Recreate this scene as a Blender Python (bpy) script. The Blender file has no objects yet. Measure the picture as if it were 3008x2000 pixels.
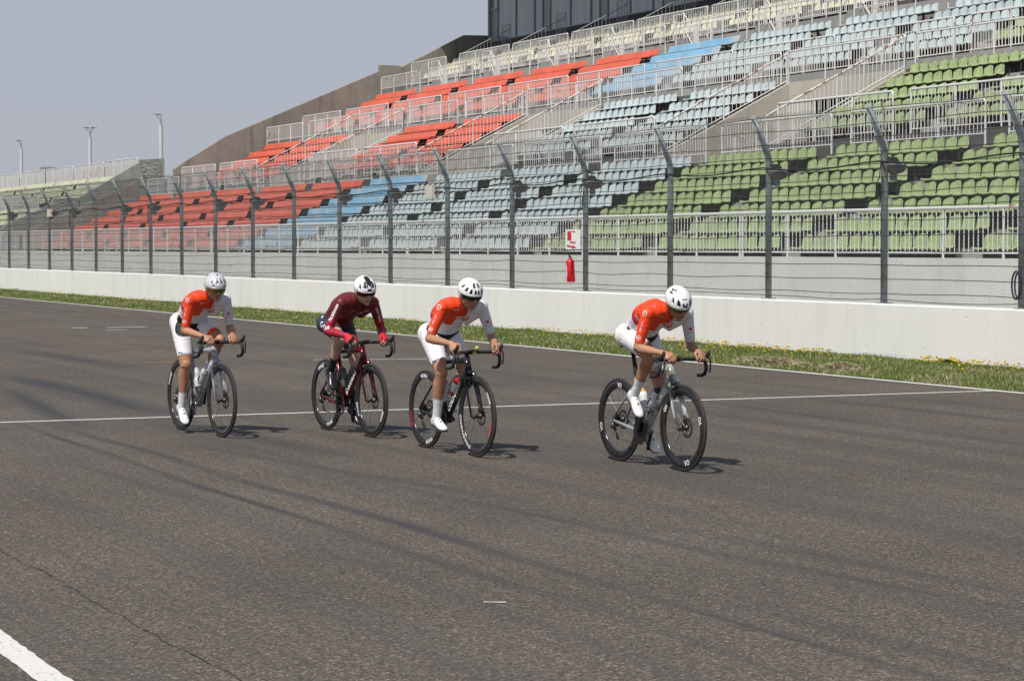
import bpy, math, random
import numpy as np
from mathutils import Vector, Matrix
from mathutils.bvhtree import BVHTree
from mathutils import noise as mnoise
R = math.radians
random.seed(7); RNG = np.random.default_rng(7)
S = bpy.context.scene
C = S.collection

# ------------------------------------------------------------------ camera
cam_d = bpy.data.cameras.new('camera'); cam = bpy.data.objects.new('camera', cam_d); C.objects.link(cam)
cam_d.sensor_width = 36.0; cam_d.lens = 80.78; cam_d.clip_end = 3000; cam_d.clip_start = 0.1
PITCH = math.atan(277/6750); YAW = math.atan(3094/math.hypot(6750, 277))
cam.location = (0, 0, 1.765)
cam.rotation_euler = (R(90)-PITCH, 0, R(90)-YAW)
S.camera = cam
# ------------------------------------------------------------------ sky and sun
SUN_EL, SUN_AZ = 56.0, -56.0           # azimuth measured from +X towards +Y
w = bpy.data.worlds.new('World'); S.world = w; w.use_nodes = True
nt = w.node_tree; nt.nodes.clear()
sky = nt.nodes.new('ShaderNodeTexSky'); sky.sky_type = 'NISHITA'; sky.sun_disc = False
sky.sun_elevation = R(SUN_EL); sky.sun_rotation = R(90-SUN_AZ)
sky.altitude = 0; sky.air_density = 1.0; sky.dust_density = 1.0; sky.ozone_density = 1.0
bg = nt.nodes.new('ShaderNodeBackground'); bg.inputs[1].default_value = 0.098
wo = nt.nodes.new('ShaderNodeOutputWorld')
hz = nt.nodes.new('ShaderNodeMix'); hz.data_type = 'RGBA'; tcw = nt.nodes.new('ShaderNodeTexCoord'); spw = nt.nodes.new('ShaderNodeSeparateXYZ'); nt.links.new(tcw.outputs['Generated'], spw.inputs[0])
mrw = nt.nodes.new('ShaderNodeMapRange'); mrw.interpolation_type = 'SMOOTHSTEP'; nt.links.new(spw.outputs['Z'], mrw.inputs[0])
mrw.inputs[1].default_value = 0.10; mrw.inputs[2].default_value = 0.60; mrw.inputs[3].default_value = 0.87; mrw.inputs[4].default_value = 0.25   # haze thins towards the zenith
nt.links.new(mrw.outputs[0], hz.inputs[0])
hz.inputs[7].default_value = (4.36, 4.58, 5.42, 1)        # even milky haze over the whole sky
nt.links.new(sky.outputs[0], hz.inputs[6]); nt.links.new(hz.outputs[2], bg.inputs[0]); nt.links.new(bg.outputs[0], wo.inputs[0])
sd = bpy.data.lights.new('sun', 'SUN'); sd.energy = 4.6; sd.angle = R(0.55); sd.color = (1.0, 0.95, 0.87)
sun = bpy.data.objects.new('sun', sd); C.objects.link(sun)
sv = Vector((math.cos(R(SUN_EL))*math.cos(R(SUN_AZ)), math.cos(R(SUN_EL))*math.sin(R(SUN_AZ)), math.sin(R(SUN_EL))))
sun.rotation_euler = (-sv).to_track_quat('-Z', 'Y').to_euler(); sun.location = (20, -20, 40)
S.view_settings.view_transform = 'Standard'; S.view_settings.look = 'None'
S.view_settings.exposure = 0.0; S.view_settings.gamma = 1.0

# ------------------------------------------------------------------ materials
def ramp(nt, fac, stops):
    r = nt.nodes.new('ShaderNodeValToRGB')
    els = r.color_ramp.elements
    while len(els) < len(stops): els.new(0.5)
    for e, (p, c) in zip(els, stops):
        e.position = p; e.color = (c[0], c[1], c[2], 1)
    nt.links.new(fac, r.inputs[0]); return r.outputs[0]
def noise(nt, scale, detail=4, rough=0.6, vec=None, dist=0.0):
    n = nt.nodes.new('ShaderNodeTexNoise'); n.inputs['Scale'].default_value = scale
    n.inputs['Detail'].default_value = detail; n.inputs['Roughness'].default_value = rough
    n.inputs['Distortion'].default_value = dist
    if vec is not None: nt.links.new(vec, n.inputs['Vector'])
    return n.outputs['Fac']
def mapping(nt, scale=(1,1,1), rot=(0,0,0), loc=(0,0,0), kind='Object'):
    t = nt.nodes.new('ShaderNodeTexCoord') if kind != 'World' else nt.nodes.new('ShaderNodeNewGeometry')
    m = nt.nodes.new('ShaderNodeMapping')
    m.inputs['Scale'].default_value = scale; m.inputs['Rotation'].default_value = rot; m.inputs['Location'].default_value = loc
    nt.links.new(t.outputs['Position' if kind == 'World' else kind], m.inputs['Vector']); return m.outputs[0]
def mix(nt, fac, a, b, mode='MIX'):
    m = nt.nodes.new('ShaderNodeMix'); m.data_type = 'RGBA'; m.blend_type = mode
    for s, v in ((m.inputs[0], fac), (m.inputs[6], a), (m.inputs[7], b)):
        if hasattr(v, 'is_linked'): nt.links.new(v, s)
        elif isinstance(v, (int, float)): s.default_value = v
        else: s.default_value = (v[0], v[1], v[2], 1)
    return m.outputs[2]
def math_n(nt, op, a, b=0.0):
    m = nt.nodes.new('ShaderNodeMath'); m.operation = op
    for s, v in ((m.inputs[0], a), (m.inputs[1], b)):
        if hasattr(v, 'is_linked'): nt.links.new(v, s)
        else: s.default_value = v
    return m.outputs[0]
def base_mat(name, rough=0.6, metal=0.0, spec=0.5):
    m = bpy.data.materials.new(name); m.use_nodes = True
    nt = m.node_tree; b = nt.nodes['Principled BSDF']
    b.inputs['Roughness'].default_value = rough; b.inputs['Metallic'].default_value = metal
    b.inputs['Specular IOR Level'].default_value = spec
    return m, nt, b
def bump(nt, b, h, strength=0.3, dist=0.01):
    bn = nt.nodes.new('ShaderNodeBump'); bn.inputs['Strength'].default_value = strength
    bn.inputs['Distance'].default_value = dist
    nt.links.new(h, bn.inputs['Height']); nt.links.new(bn.outputs[0], b.inputs['Normal'])
def pmat(name, c1, c2=None, rough=0.5, metal=0.0, scale=6.0, lo=0.35, hi=0.65, bmp=0.0, kind='Object', spec=0.5, stretch=(1,1,1), detail=5):
    """mottled paint / plastic / concrete: two colours mixed by noise"""
    m, nt, b = base_mat(name, rough, metal, spec)
    if c2 is None: c2 = tuple(min(1, x*0.82) for x in c1)
    v = mapping(nt, stretch, kind=kind)
    f = noise(nt, scale, detail, 0.62, v)
    nt.links.new(ramp(nt, f, [(lo, c2), (hi, c1)]), b.inputs['Base Color'])
    if bmp: bump(nt, b, f, bmp, 0.01)
    return m
def seatmat(name, c, dirt, amt=0.5, rough=0.55, patch=None, patch_lim=(0.5, 0.56)):
    m, nt, b = base_mat(name, rough)
    vw = mapping(nt, (1,1,1), kind='World')
    f1 = noise(nt, 1.1, 3, 0.6, vw); f2 = noise(nt, 14, 5, 0.7, vw)
    col = ramp(nt, f1, [(0.3, tuple(x*0.80 for x in c)), (0.7, tuple(min(1, x*1.12) for x in c))])
    fac = ramp(nt, f2, [(0.42, (0,0,0)), (0.72, (amt,)*3)])
    col = mix(nt, fac, col, dirt)
    if patch:
        vp = mapping(nt, (0.62, 0.02, 0.02), kind='World')
        fp = noise(nt, 1.6, 1, 0.3, vp)
        col = mix(nt, ramp(nt, fp, [(patch_lim[0], (0,0,0)), (patch_lim[1], (1,1,1))]), col, patch)
    nt.links.new(col, b.inputs['Base Color'])
    bump(nt, b, f2, 0.12, 0.004)
    return m
M = {}
M['green'] = seatmat('green_seat_plastic', (0.260, 0.345, 0.130), (0.48, 0.51, 0.37), 0.75)
M['greyblue'] = seatmat('faded_blue_seat_plastic', (0.455, 0.535, 0.545), (0.42, 0.44, 0.43), 0.6)
M['cream'] = seatmat('cream_seat_plastic', (0.70, 0.68, 0.48), (0.62, 0.62, 0.52), 0.4)
M['red'] = seatmat('red_bench_plastic', (0.66, 0.125, 0.065), (0.60, 0.14, 0.085), 0.35, rough=0.38)
M['blue'] = seatmat('blue_bench_plastic', (0.20, 0.41, 0.58), (0.36, 0.48, 0.56), 0.5, rough=0.45, patch=(0.36, 0.44, 0.48))
M['lime'] = seatmat('pale_green_bench_plastic', (0.50, 0.51, 0.34), (0.44, 0.45, 0.36), 0.5)
def conc(name, c, c2, streak=0.5, sc=1.0, rough=0.85):
    m, nt, b = base_mat(name, rough)
    v = mapping(nt, (1.2*sc, 1.2*sc, 0.12*sc), kind='World'); f = noise(nt, 2.2, 6, 0.7, v)
    v2 = mapping(nt, (1,1,1), kind='World'); f2 = noise(nt, 0.5*sc, 6, 0.65, v2); f3 = noise(nt, 40, 3, 0.6, v2)
    col = ramp(nt, f2, [(0.3, c2), (0.7, c)])
    col = mix(nt, ramp(nt, f, [(0.50, (0,0,0)), (0.72, (streak,)*3)]), col, tuple(x*0.45 for x in c2))
    col = mix(nt, ramp(nt, f3, [(0.62, (0,0,0)), (0.72, (0.35,)*3)]), col, tuple(x*0.5 for x in c))
    f4 = noise(nt, 17, 1, 0.4, v2); col = mix(nt, ramp(nt, f4, [(0.735, (0,0,0)), (0.76, (0.7,)*3)]), col, tuple(x*0.35 for x in c))
    nt.links.new(col, b.inputs['Base Color']); bump(nt, b, f3, 0.25, 0.01)
    return m
M['wall'] = conc('white_painted_barrier_concrete', (0.79, 0.785, 0.75), (0.72, 0.715, 0.685), 0.22, 0.6)
M['wall2'] = conc('pale_stand_front_concrete', (0.66, 0.655, 0.62), (0.56, 0.555, 0.525), 0.22, 0.9)
M['conc'] = conc('weathered_brown_concrete', (0.32, 0.305, 0.265), (0.20, 0.19, 0.165), 0.6, 1.0)
M['concvom'] = conc('beige_concrete', (0.52, 0.485, 0.42), (0.41, 0.38, 0.325), 0.35, 1.0)
M['deck'] = conc('dark_tier_concrete', (0.13, 0.125, 0.12), (0.075, 0.07, 0.065), 0.5, 1.6)
M['concgrey'] = conc('grey_concrete', (0.38, 0.375, 0.355), (0.25, 0.25, 0.235), 0.5, 1.0)
# white railing paint with rust
m, nt, b = base_mat('white_rail_paint_with_rust', 0.5)
v = mapping(nt, (1,1,1), kind='World'); f = noise(nt, 3.0, 6, 0.75, v)
v2 = mapping(nt, (0.05, 0.3, 0.5), kind='World'); f2 = noise(nt, 1.3, 3, 0.6, v2)
rust = math_n(nt, 'ADD', f, math_n(nt, 'MULTIPLY', f2, 0.35))
nt.links.new(ramp(nt, rust, [(0.775, (0.67, 0.665, 0.65)), (0.83, (0.30, 0.12, 0.055))]), b.inputs['Base Color']); M['rail'] = m
m, nt, b = base_mat('rusty_handrail_paint', 0.6)
v = mapping(nt, (1,1,1), kind='World'); f = noise(nt, 5.0, 6, 0.75, v)
nt.links.new(ramp(nt, f, [(0.50, (0.70, 0.67, 0.62)), (0.56, (0.26, 0.10, 0.05))]), b.inputs['Base Color']); M['rustrail'] = m
M['greyrail'] = pmat('grey_handrail_paint', (0.32, 0.36, 0.37), rough=0.5)
M['galv'] = pmat('galvanised_post_steel', (0.34, 0.37, 0.385), (0.19, 0.215, 0.225), 0.6, 0.1, 9, 0.35, 0.65, kind='World')
M['wire'] = pmat('green_grey_fence_wire', (0.12, 0.14, 0.135), rough=0.6)
M['cable'] = pmat('dark_green_steel_rope', (0.035, 0.05, 0.05), rough=0.6)
M['black'] = pmat('black_rubber', (0.018, 0.018, 0.02), rough=0.6)
M['darkmetal'] = pmat('dark_brown_lamp_metal', (0.085, 0.07, 0.06), (0.05, 0.04, 0.035), 0.5, 0.4, 12)
M['redpaint'] = pmat('red_gloss_paint', (0.66, 0.008, 0.02), (0.56, 0.006, 0.015), 0.3)
M['whiteboard'] = pmat('white_sign_board', (0.80, 0.80, 0.80), (0.76, 0.76, 0.77), 0.5)
M['cream_box'] = pmat('cream_junction_box', (0.62, 0.58, 0.48), rough=0.5)
M['poleW'] = pmat('white_lamp_pole', (0.66, 0.66, 0.66), rough=0.5)
M['rustbeam'] = pmat('rusty_seat_beam', (0.12, 0.06, 0.035), (0.035, 0.028, 0.025), 0.8, 0, 5, kind='World')
# ------------------------------------------------------------------ mesh builder
class MB:
    def __init__(s): s.v = []; s.f = []; s.m = []
    def add(s, vs, fs, mi=0):
        o = len(s.v); s.v.extend([tuple(p) for p in vs]); s.f.extend([tuple(i+o for i in f) for f in fs]); s.m.extend([mi]*len(fs))
    def box(s, x0, x1, y0, y1, z0, z1, mi=0):
        s.add([(x0,y0,z0),(x1,y0,z0),(x1,y1,z0),(x0,y1,z0),(x0,y0,z1),(x1,y0,z1),(x1,y1,z1),(x0,y1,z1)],
              [(0,3,2,1),(4,5,6,7),(0,1,5,4),(1,2,6,5),(2,3,7,6),(3,0,4,7)], mi)
    def tube(s, pts, rad, n=8, mi=0, cap=True, flat=None, up=None):
        """pts list, rad scalar/list; flat = (a,b) radius scale on side/up axes"""
        pts = [Vector(p) for p in pts]; k = len(pts)
        if not isinstance(rad, (list, tuple)): rad = [rad]*k
        vs = []; prev = None
        for i, p in enumerate(pts):
            t = (pts[min(i+1, k-1)]-pts[max(i-1, 0)]).normalized()
            if prev is None:
                u = Vector(up) if up is not None else (Vector((0,0,1)) if abs(t.z) < 0.9 else Vector((0,1,0)))
            else: u = prev
            u = (u - t*u.dot(t)).normalized(); prev = u
            sde = t.cross(u)
            fa, fb = (1, 1) if flat is None else (flat[i] if isinstance(flat[0], (list, tuple)) else flat)
            for j in range(n):
                a = 2*math.pi*j/n
                vs.append(p + sde*(math.cos(a)*rad[i]*fa) + u*(math.sin(a)*rad[i]*fb))
        fs = [(i*n+j, i*n+(j+1)%n, (i+1)*n+(j+1)%n, (i+1)*n+j) for i in range(k-1) for j in range(n)]
        if cap: fs += [tuple(range(n-1, -1, -1)), tuple((k-1)*n+j for j in range(n))]
        s.add(vs, fs, mi)
    def bar(s, a, b, r, n=4, mi=0): s.tube([a, b], r, n, mi)
    def lathe(s, prof, n=24, mi=0, origin=(0,0,0), axis='Z', closed=False):
        vs = []; o = Vector(origin)
        for (r, h) in prof:
            for j in range(n):
                a = 2*math.pi*j/n; c, d = r*math.cos(a), r*math.sin(a)
                q = {'Z': (c, d, h), 'Y': (c, h, d), 'X': (h, c, d)}[axis]
                vs.append(o+Vector(q))
        k = len(prof); rng = k if closed else k-1
        s.add(vs, [(i*n+j, i*n+(j+1)%n, ((i+1)%k)*n+(j+1)%n, ((i+1)%k)*n+j) for i in range(rng) for j in range(n)], mi)
    def sphere(s, c, r, n=16, m=10, mi=0):
        rr = (r, r, r) if isinstance(r, (int, float)) else r
        vs = []
        for i in range(m+1):
            ph = math.pi*i/m
            for j in range(n):
                a = 2*math.pi*j/n
                vs.append((c[0]+rr[0]*math.sin(ph)*math.cos(a), c[1]+rr[1]*math.sin(ph)*math.sin(a), c[2]+rr[2]*math.cos(ph)))
        s.add(vs, [(i*n+j, (i+1)*n+j, (i+1)*n+(j+1)%n, i*n+(j+1)%n) for i in range(m) for j in range(n)], mi)
    def prism_x(s, poly, x0, x1, mi=0):
        """closed polygon of (y,z), extruded along x"""
        n = len(poly)
        vs = [(x0, y, z) for y, z in poly]+[(x1, y, z) for y, z in poly]
        s.add(vs, [(i, (i+1)%n, n+(i+1)%n, n+i) for i in range(n)]+[tuple(range(n-1, -1, -1)), tuple(range(n, 2*n))], mi)
    def mesh(s, name, smooth=False):
        me = bpy.data.meshes.new(name); me.from_pydata(s.v, [], s.f)
        if any(s.m): me.polygons.foreach_set('material_index', s.m)
        if smooth: me.polygons.foreach_set('use_smooth', [True]*len(s.f))
        me.update(); return me
    def build(s, name, mats, parent=None, smooth=False, loc=None):
        o = bpy.data.objects.new(name, s.mesh(name, smooth)); C.objects.link(o)
        for mm in (mats if isinstance(mats, (list, tuple)) else [mats]): o.data.materials.append(mm)
        if parent is not None: o.parent = parent
        if loc is not None: o.location = loc
        return o
def npmesh(name, V, F, mats, parent=None, smooth=False):
    me = bpy.data.meshes.new(name)
    V = np.asarray(V, dtype=np.float32); F = np.asarray(F, dtype=np.int32); k = F.shape[1]
    me.vertices.add(len(V)); me.vertices.foreach_set('co', V.ravel())
    me.loops.add(F.size); me.loops.foreach_set('vertex_index', F.ravel())
    me.polygons.add(len(F)); me.polygons.foreach_set('loop_start', np.arange(0, F.size, k, dtype=np.int32))
    me.update(calc_edges=True); me.validate()
    o = bpy.data.objects.new(name, me); C.objects.link(o)
    for mm in (mats if isinstance(mats, (list, tuple)) else [mats]): me.materials.append(mm)
    if parent is not None: o.parent = parent
    return o
def tag(o, label=None, cat=None, group=None, kind=None):
    if label: o['label'] = label
    if cat: o['category'] = cat
    if group: o['group'] = group
    if kind: o['kind'] = kind
    return o
def empty(name, loc=(0,0,0), label=None, cat=None, group=None):
    o = bpy.data.objects.new(name, None); C.objects.link(o); o.location = loc; o.empty_display_size = 0.2
    return tag(o, label, cat, group)
def ordn(i):
    return {1:'first',2:'second',3:'third',4:'fourth',5:'fifth',6:'sixth',7:'seventh',8:'eighth',9:'ninth',10:'tenth',11:'eleventh',12:'twelfth',13:'thirteenth',14:'fourteenth',15:'fifteenth',16:'sixteenth',17:'seventeenth',18:'eighteenth',19:'nineteenth',20:'twentieth'}[i]
# camera projection (only used to leave out repeats outside the frame and to rank seats by size)
_a = Vector((-math.cos(YAW)*math.cos(PITCH), math.sin(YAW)*math.cos(PITCH), -math.sin(PITCH)))
_r = Vector((math.sin(YAW), math.cos(YAW), 0)); _u = _r.cross(_a)
def px(p):
    v = Vector(p)-Vector((0, 0, 1.765)); d = v.dot(_a)
    return 1504+6750*v.dot(_r)/d, 1000-6750*v.dot(_u)/d, d
def seen(p, mg=60):
    x, y, d = px(p); return d > 0 and -mg < x < 3008+mg and -mg < y < 2000+mg


def px_ground(x, y):
    d = _a+_r*((x-1504)/6750)-_u*((y-1000)/6750); t = -1.765/d.z; return d.x*t, d.y*t

_ms = []
def _add(view, pts, hw_, am_):
    s_, ox, oy = {'L': (1.1163, 0, 1000), 'R': (.7062, 2056, 970), 'B': (1.3412, 1200, 1400)}[view]
    q = [px_ground(ox+x*s_, oy+y*s_) for x, y in pts]
    for u_, v_ in zip(q[:-1], q[1:]): _ms.append((u_[0], u_[1], v_[0], v_[1], hw_, am_))
_add('L', [(0,92),(440,192)], .40, 1.25); _add('L', [(60,215),(330,320),(1000,545),(1316,640)], .085, .95); _add('L', [(150,220),(540,340),(1316,570)], .11, .95)
_add('L', [(440,265),(1316,415)], .13, .5); _add('L', [(0,125),(210,215)], .22, 1.2); _add('L', [(0,20),(330,70)], .45, .8); _add('L', [(60,300),(560,430)], .12, .35); _add('L', [(420,205),(900,300)], .28, .8)
_add('R', [(0,300),(700,393),(1348,482)], .17, .85); _add('R', [(480,288),(1348,387)], .13, .75); _add('R', [(0,230),(400,262)], .25, .4); _add('R', [(0,350),(760,450)], .2, .3)
_add('B', [(0,122),(350,215),(1100,440)], .075, .9); _add('B', [(0,28),(560,150),(1348,300)], .10, .7); _add('B', [(500,100),(1348,262)], .16, .6); _add('B', [(0,168),(450,300),(700,400)], .07, .6); _add('B', [(560,250),(1348,447)], .16, .5)
MARKS = _ms
# ------------------------------------------------------------------ ground, track, markings
m, nt, b = base_mat('asphalt', 0.82, spec=0.35)
v = mapping(nt, kind='World')
fine = noise(nt, 130, 2, 0.5, v); vor = nt.nodes.new('ShaderNodeTexVoronoi'); vor.inputs['Scale'].default_value = 105
nt.links.new(v, vor.inputs['Vector']); big = noise(nt, 0.35, 5, 0.6, v); mid = noise(nt, 34, 3, 0.6, v)
col = ramp(nt, big, [(0.3, (0.078, 0.066, 0.054)), (0.7, (0.113, 0.097, 0.080))])
speck = math_n(nt, 'MULTIPLY', math_n(nt, 'SUBTRACT', 1.0, vor.outputs['Distance']), 1.0)
cc = ramp(nt, vor.outputs['Color'], [(0.22, (0.48, 0.48, 0.50)), (0.55, (0.95, 0.95, 0.95)), (0.82, (1.85, 1.72, 1.52)), (0.96, (4.4, 4.2, 3.8))])
col = mix(nt, 0.9, col, cc, 'MULTIPLY')
col = mix(nt, 0.8, col, ramp(nt, mid, [(0.35, (0.72,)*3), (0.65, (1.28,)*3)]), 'MULTIPLY')
# rubber streaks laid down by cars: long stretched noise in track direction, slightly fanned
tot = None
for ang, sy, sx, seed, lo, hi, amt in ((0.030, 1.1, 0.020, 3, 0.50, 0.72, 0.5), (0.09, 1.9, 0.035, 47, 0.53, 0.70, 0.42), (-0.02, 5.0, 0.03, 11, 0.56, 0.73, 0.32), (0.05, 18.0, 0.04, 31, 0.55, 0.68, 0.32)):
    vm = mapping(nt, (sx, sy, 1), (0, 0, ang), (seed, seed*1.7, 0), kind='World')
    f = noise(nt, 1.0, 3, 0.55, vm)
    s_ = ramp(nt, f, [(lo, (0,0,0)), (hi, (amt,)*3)])
    col = mix(nt, s_, col, (0.050, 0.049, 0.050))
# single tyre marks: (start, end, half width, strength) on the ground
geo = nt.nodes.new('ShaderNodeNewGeometry'); sep = nt.nodes.new('ShaderNodeSeparateXYZ'); nt.links.new(geo.outputs['Position'], sep.inputs[0])
wob = noise(nt, 0.12, 2, .5, v); lnn = noise(nt, 1.0, 3, .6, mapping(nt, (.35, 26, 1), kind='World'))
for (x0, y0, x1, y1, hw, amt) in MARKS:
    s_ = (y1-y0)/(x1-x0)
    yy = math_n(nt, 'SUBTRACT', sep.outputs['Y'], math_n(nt, 'ADD', math_n(nt, 'MULTIPLY', sep.outputs['X'], s_), y0-s_*x0-.25))
    yy = math_n(nt, 'ABSOLUTE', math_n(nt, 'SUBTRACT', yy, math_n(nt, 'MULTIPLY', wob, .5)))
    k_ = math_n(nt, 'SUBTRACT', 1.0, math_n(nt, 'DIVIDE', yy, hw)); k_.node.use_clamp = True
    mr = nt.nodes.new('ShaderNodeMapRange'); mr.interpolation_type = 'SMOOTHSTEP'; nt.links.new(sep.outputs['X'], mr.inputs[0])
    mr.inputs[1].default_value = min(x0, x1)-1.5; mr.inputs[2].default_value = min(x0, x1)+2.5
    mr2 = nt.nodes.new('ShaderNodeMapRange'); mr2.interpolation_type = 'SMOOTHSTEP'; nt.links.new(sep.outputs['X'], mr2.inputs[0])
    mr2.inputs[1].default_value = max(x0, x1)+1.5; mr2.inputs[2].default_value = max(x0, x1)-1.5
    f_ = math_n(nt, 'MULTIPLY', math_n(nt, 'MULTIPLY', k_, mr.outputs[0]), math_n(nt, 'MULTIPLY', mr2.outputs[0], amt))
    f_ = math_n(nt, 'MULTIPLY', f_, math_n(nt, 'ADD', math_n(nt, 'MULTIPLY', lnn, 3.2), -.65)); f_.node.use_clamp = True
    col = mix(nt, f_, col, (0.040, 0.041, 0.043))
nt.links.new(col, b.inputs['Base Color'])
hb = math_n(nt, 'ADD', vor.outputs['Distance'], math_n(nt, 'MULTIPLY', fine, 0.5))
bump(nt, b, hb, 0.55, 0.006); M['asphalt'] = m

m, nt, b = base_mat('soil_and_turf', 0.95, spec=0.2)
v = mapping(nt, kind='World')
f = noise(nt, 2.5, 6, 0.7, v); f2 = noise(nt, 30, 3, 0.6, v)
col = ramp(nt, f, [(0.34, (0.075, 0.10, 0.028)), (0.58, (0.10, 0.12, 0.04)), (0.74, (0.22, 0.18, 0.10))])
col = mix(nt, 0.6, col, ramp(nt, f2, [(0.3, (0.6,)*3), (0.7, (1.3,)*3)]), 'MULTIPLY')
nt.links.new(col, b.inputs['Base Color']); M['soil'] = m

g = MB(); g.add([(-1500,-600,0),(600,-600,0),(600,1500,0),(-1500,1500,0)], [(0,1,2,3)])
tag(g.build('ground', M['soil']), kind='structure')
g = MB(); g.add([(-600,-30,0.004),(200,-30,0.004),(200,17.18,0.004),(-600,17.18,0.004)], [(0,1,2,3)])
tag(g.build('racetrack', M['asphalt']), kind='structure')
g = MB(); g.add([(-600,20.7,0.004),(200,20.7,0.004),(200,26.4,0.004),(-600,26.4,0.004)], [(0,1,2,3)])
tag(g.build('service_road', M['concgrey']), kind='structure')
# worn painted lines
def paint(name, c, wear=0.55, sc=18, xs=1.0):
    m, nt, b = base_mat(name, 0.7)
    v = mapping(nt, (xs, 1, 1), kind='World'); f = noise(nt, sc, 5, 0.75, v)
    nt.links.new(ramp(nt, f, [(wear-0.04, c), (wear+0.05, (0.12, 0.11, 0.10))]), b.inputs['Base Color'])
    return m
M['line'] = paint('worn_white_road_paint', (0.64, 0.63, 0.60), 0.61, 60, .35)
M['line2'] = paint('thin_worn_white_paint', (0.58, 0.58, 0.56), 0.56, 25)
M['oline'] = paint('faded_orange_paint', (0.50, 0.20, 0.08), 0.50, 14)
def strip(name, pts, width, mat, z=0.008, jag=0.0, step=None):
    pts = [Vector((p[0], p[1])) for p in pts]; vs = []; fs = []
    P = []
    for a, b_ in zip(pts[:-1], pts[1:]):
        L = (b_-a).length; n = max(1, int(L/(step or 4)))
        for i in range(n): P.append(a.lerp(b_, i/n))
    P.append(pts[-1])
    d = (pts[-1]-pts[0]).normalized(); nn = Vector((-d.y, d.x))
    for p in P:
        w1 = width/2+random.uniform(-jag, jag); w2 = width/2+random.uniform(-jag, jag)
        vs += [(p.x-nn.x*w1, p.y-nn.y*w1, z), (p.x+nn.x*w2, p.y+nn.y*w2, z)]
    fs = [(2*i, 2*i+2, 2*i+3, 2*i+1) for i in range(len(P)-1)]
    mb = MB(); mb.add(vs, fs); return tag(mb.build(name, mat), kind='structure')
strip('edge_line_far', [(-600, 17.0), (150, 17.0)], 0.13, M['line'], jag=0.006, step=0.3)
strip('edge_line_near', [(-80, 2.165), (40, 2.165)], 0.13, M['line'], jag=0.006, step=0.08)
strip('finish_line', [(-22.95, 2.3), (-22.95, 16.93)], 0.095, M['line'], jag=0.006, step=0.06)
strip('grid_mark', [(-33.6, 12.0), (-33.1, 13.7)], 0.10, M['line2'], jag=0.01, step=0.1)
strip('grid_mark', [(-49.0, 12.0), (-48.8, 12.28)], 0.25, M['line2'], jag=0.01, step=0.1)
strip('grid_mark', [(-48.8, 12.7), (-48.85, 13.6)], 0.22, M['line2'], jag=0.02, step=0.1)
strip('grid_mark', [(-47.3, 12.3), (-47.35, 12.75)], 0.16, M['line2'], jag=0.01, step=0.1)
for a, b_ in (((-37.4, 10.0), (-37.35, 10.3)), ((-37.35, 10.5), (-37.3, 10.72)), ((-37.3, 11.05), (-37.3, 11.2)), ((-43.0, 11.5), (-43.0, 11.65)), ((-33.9, 9.4), (-33.9, 9.9))):
    strip('orange_mark', [a, b_], 0.14, M['oline'], jag=0.02, step=0.06)
strip('paint_scrap', [(-10.34, 4.58), (-10.29, 4.68)], 0.022, M['line'], jag=0.008, step=0.02)
# crack along the near side of the track
M['crack'] = pmat('dark_crack', (0.028, 0.024, 0.020), (0.055, 0.047, 0.04), 0.95, 0, 20, kind='World')
cr = []
x = -60.0; y = 2.86
while x < 3:
    cr.append((x, y)); x += 0.05+random.random()*0.06; y += random.uniform(-0.014, 0.014)+(2.845-y)*0.2
vs = []; fs = []
for i, (x, y) in enumerate(cr):
    ww = random.uniform(0.0006, 0.0055); vs += [(x, y-ww, 0.0085), (x, y+ww, 0.0085)]
    if i: fs.append((2*i-2, 2*i, 2*i+1, 2*i-1))
mb = MB(); mb.add(vs, fs); tag(mb.build('track_crack', M['crack']), kind='structure')

# ------------------------------------------------------------------ grass verge
def grassmat(name, cols, rough=0.6):
    m, nt, b = base_mat(name, rough, spec=0.25)
    v = mapping(nt, kind='World'); f = noise(nt, 1.6, 4, 0.7, v)
    f2 = noise(nt, 60, 2, 0.6, v)
    c = ramp(nt, f, [(0.3, cols[0]), (0.55, cols[1]), (0.75, cols[2])])
    c = mix(nt, 0.8, c, ramp(nt, f2, [(0.35, (0.65,)*3), (0.65, (1.4,)*3)]), 'MULTIPLY')
    nt.links.new(c, b.inputs['Base Color'])
    b.inputs['Subsurface Weight'].default_value = 0.0
    return m
M['grass'] = grassmat('verge_grass', [(0.085, 0.135, 0.026), (0.130, 0.180, 0.038), (0.22, 0.22, 0.07)])
M['dry'] = grassmat('dry_grass', [(0.42, 0.37, 0.24), (0.38, 0.32, 0.20), (0.34, 0.31, 0.18)])
M['yellow'] = pmat('dandelion_yellow', (0.80, 0.56, 0.012), (0.74, 0.46, 0.01), 0.7, scale=30)
def blades(name, X, Y, H, W, mat, lean=0.5):
    n = len(X); a = RNG.uniform(0, 2*np.pi, n); l = RNG.uniform(0, lean, n)*H; la = RNG.uniform(0, 2*np.pi, n)
    dx = np.cos(a)*W/2; dy = np.sin(a)*W/2
    V = np.zeros((n, 3, 3)); V[:, 0] = np.c_[X-dx, Y-dy, np.zeros(n)]; V[:, 1] = np.c_[X+dx, Y+dy, np.zeros(n)]
    V[:, 2] = np.c_[X+l*np.cos(la), Y+l*np.sin(la), H]
    return npmesh(name, V.reshape(-1, 3), np.arange(3*n).reshape(-1, 3), mat)
def xs_density(n, x0=-104, x1=-22.5):
    # more blades where they are near
    u = RNG.uniform(0, 1, n); return -1/((1/-x0)+(u)*((1/-x1)-(1/-x0)))
n = 330000
X = xs_density(n); Y = RNG.uniform(17.09, 20.22, n)
cl = np.array([mnoise.noise((x*0.9, y*1.2, 0)) for x, y in zip(X, Y)])
cl2 = np.array([mnoise.noise((x*0.25, y*1.5, 5.0)) for x, y in zip(X, Y)])
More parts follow.
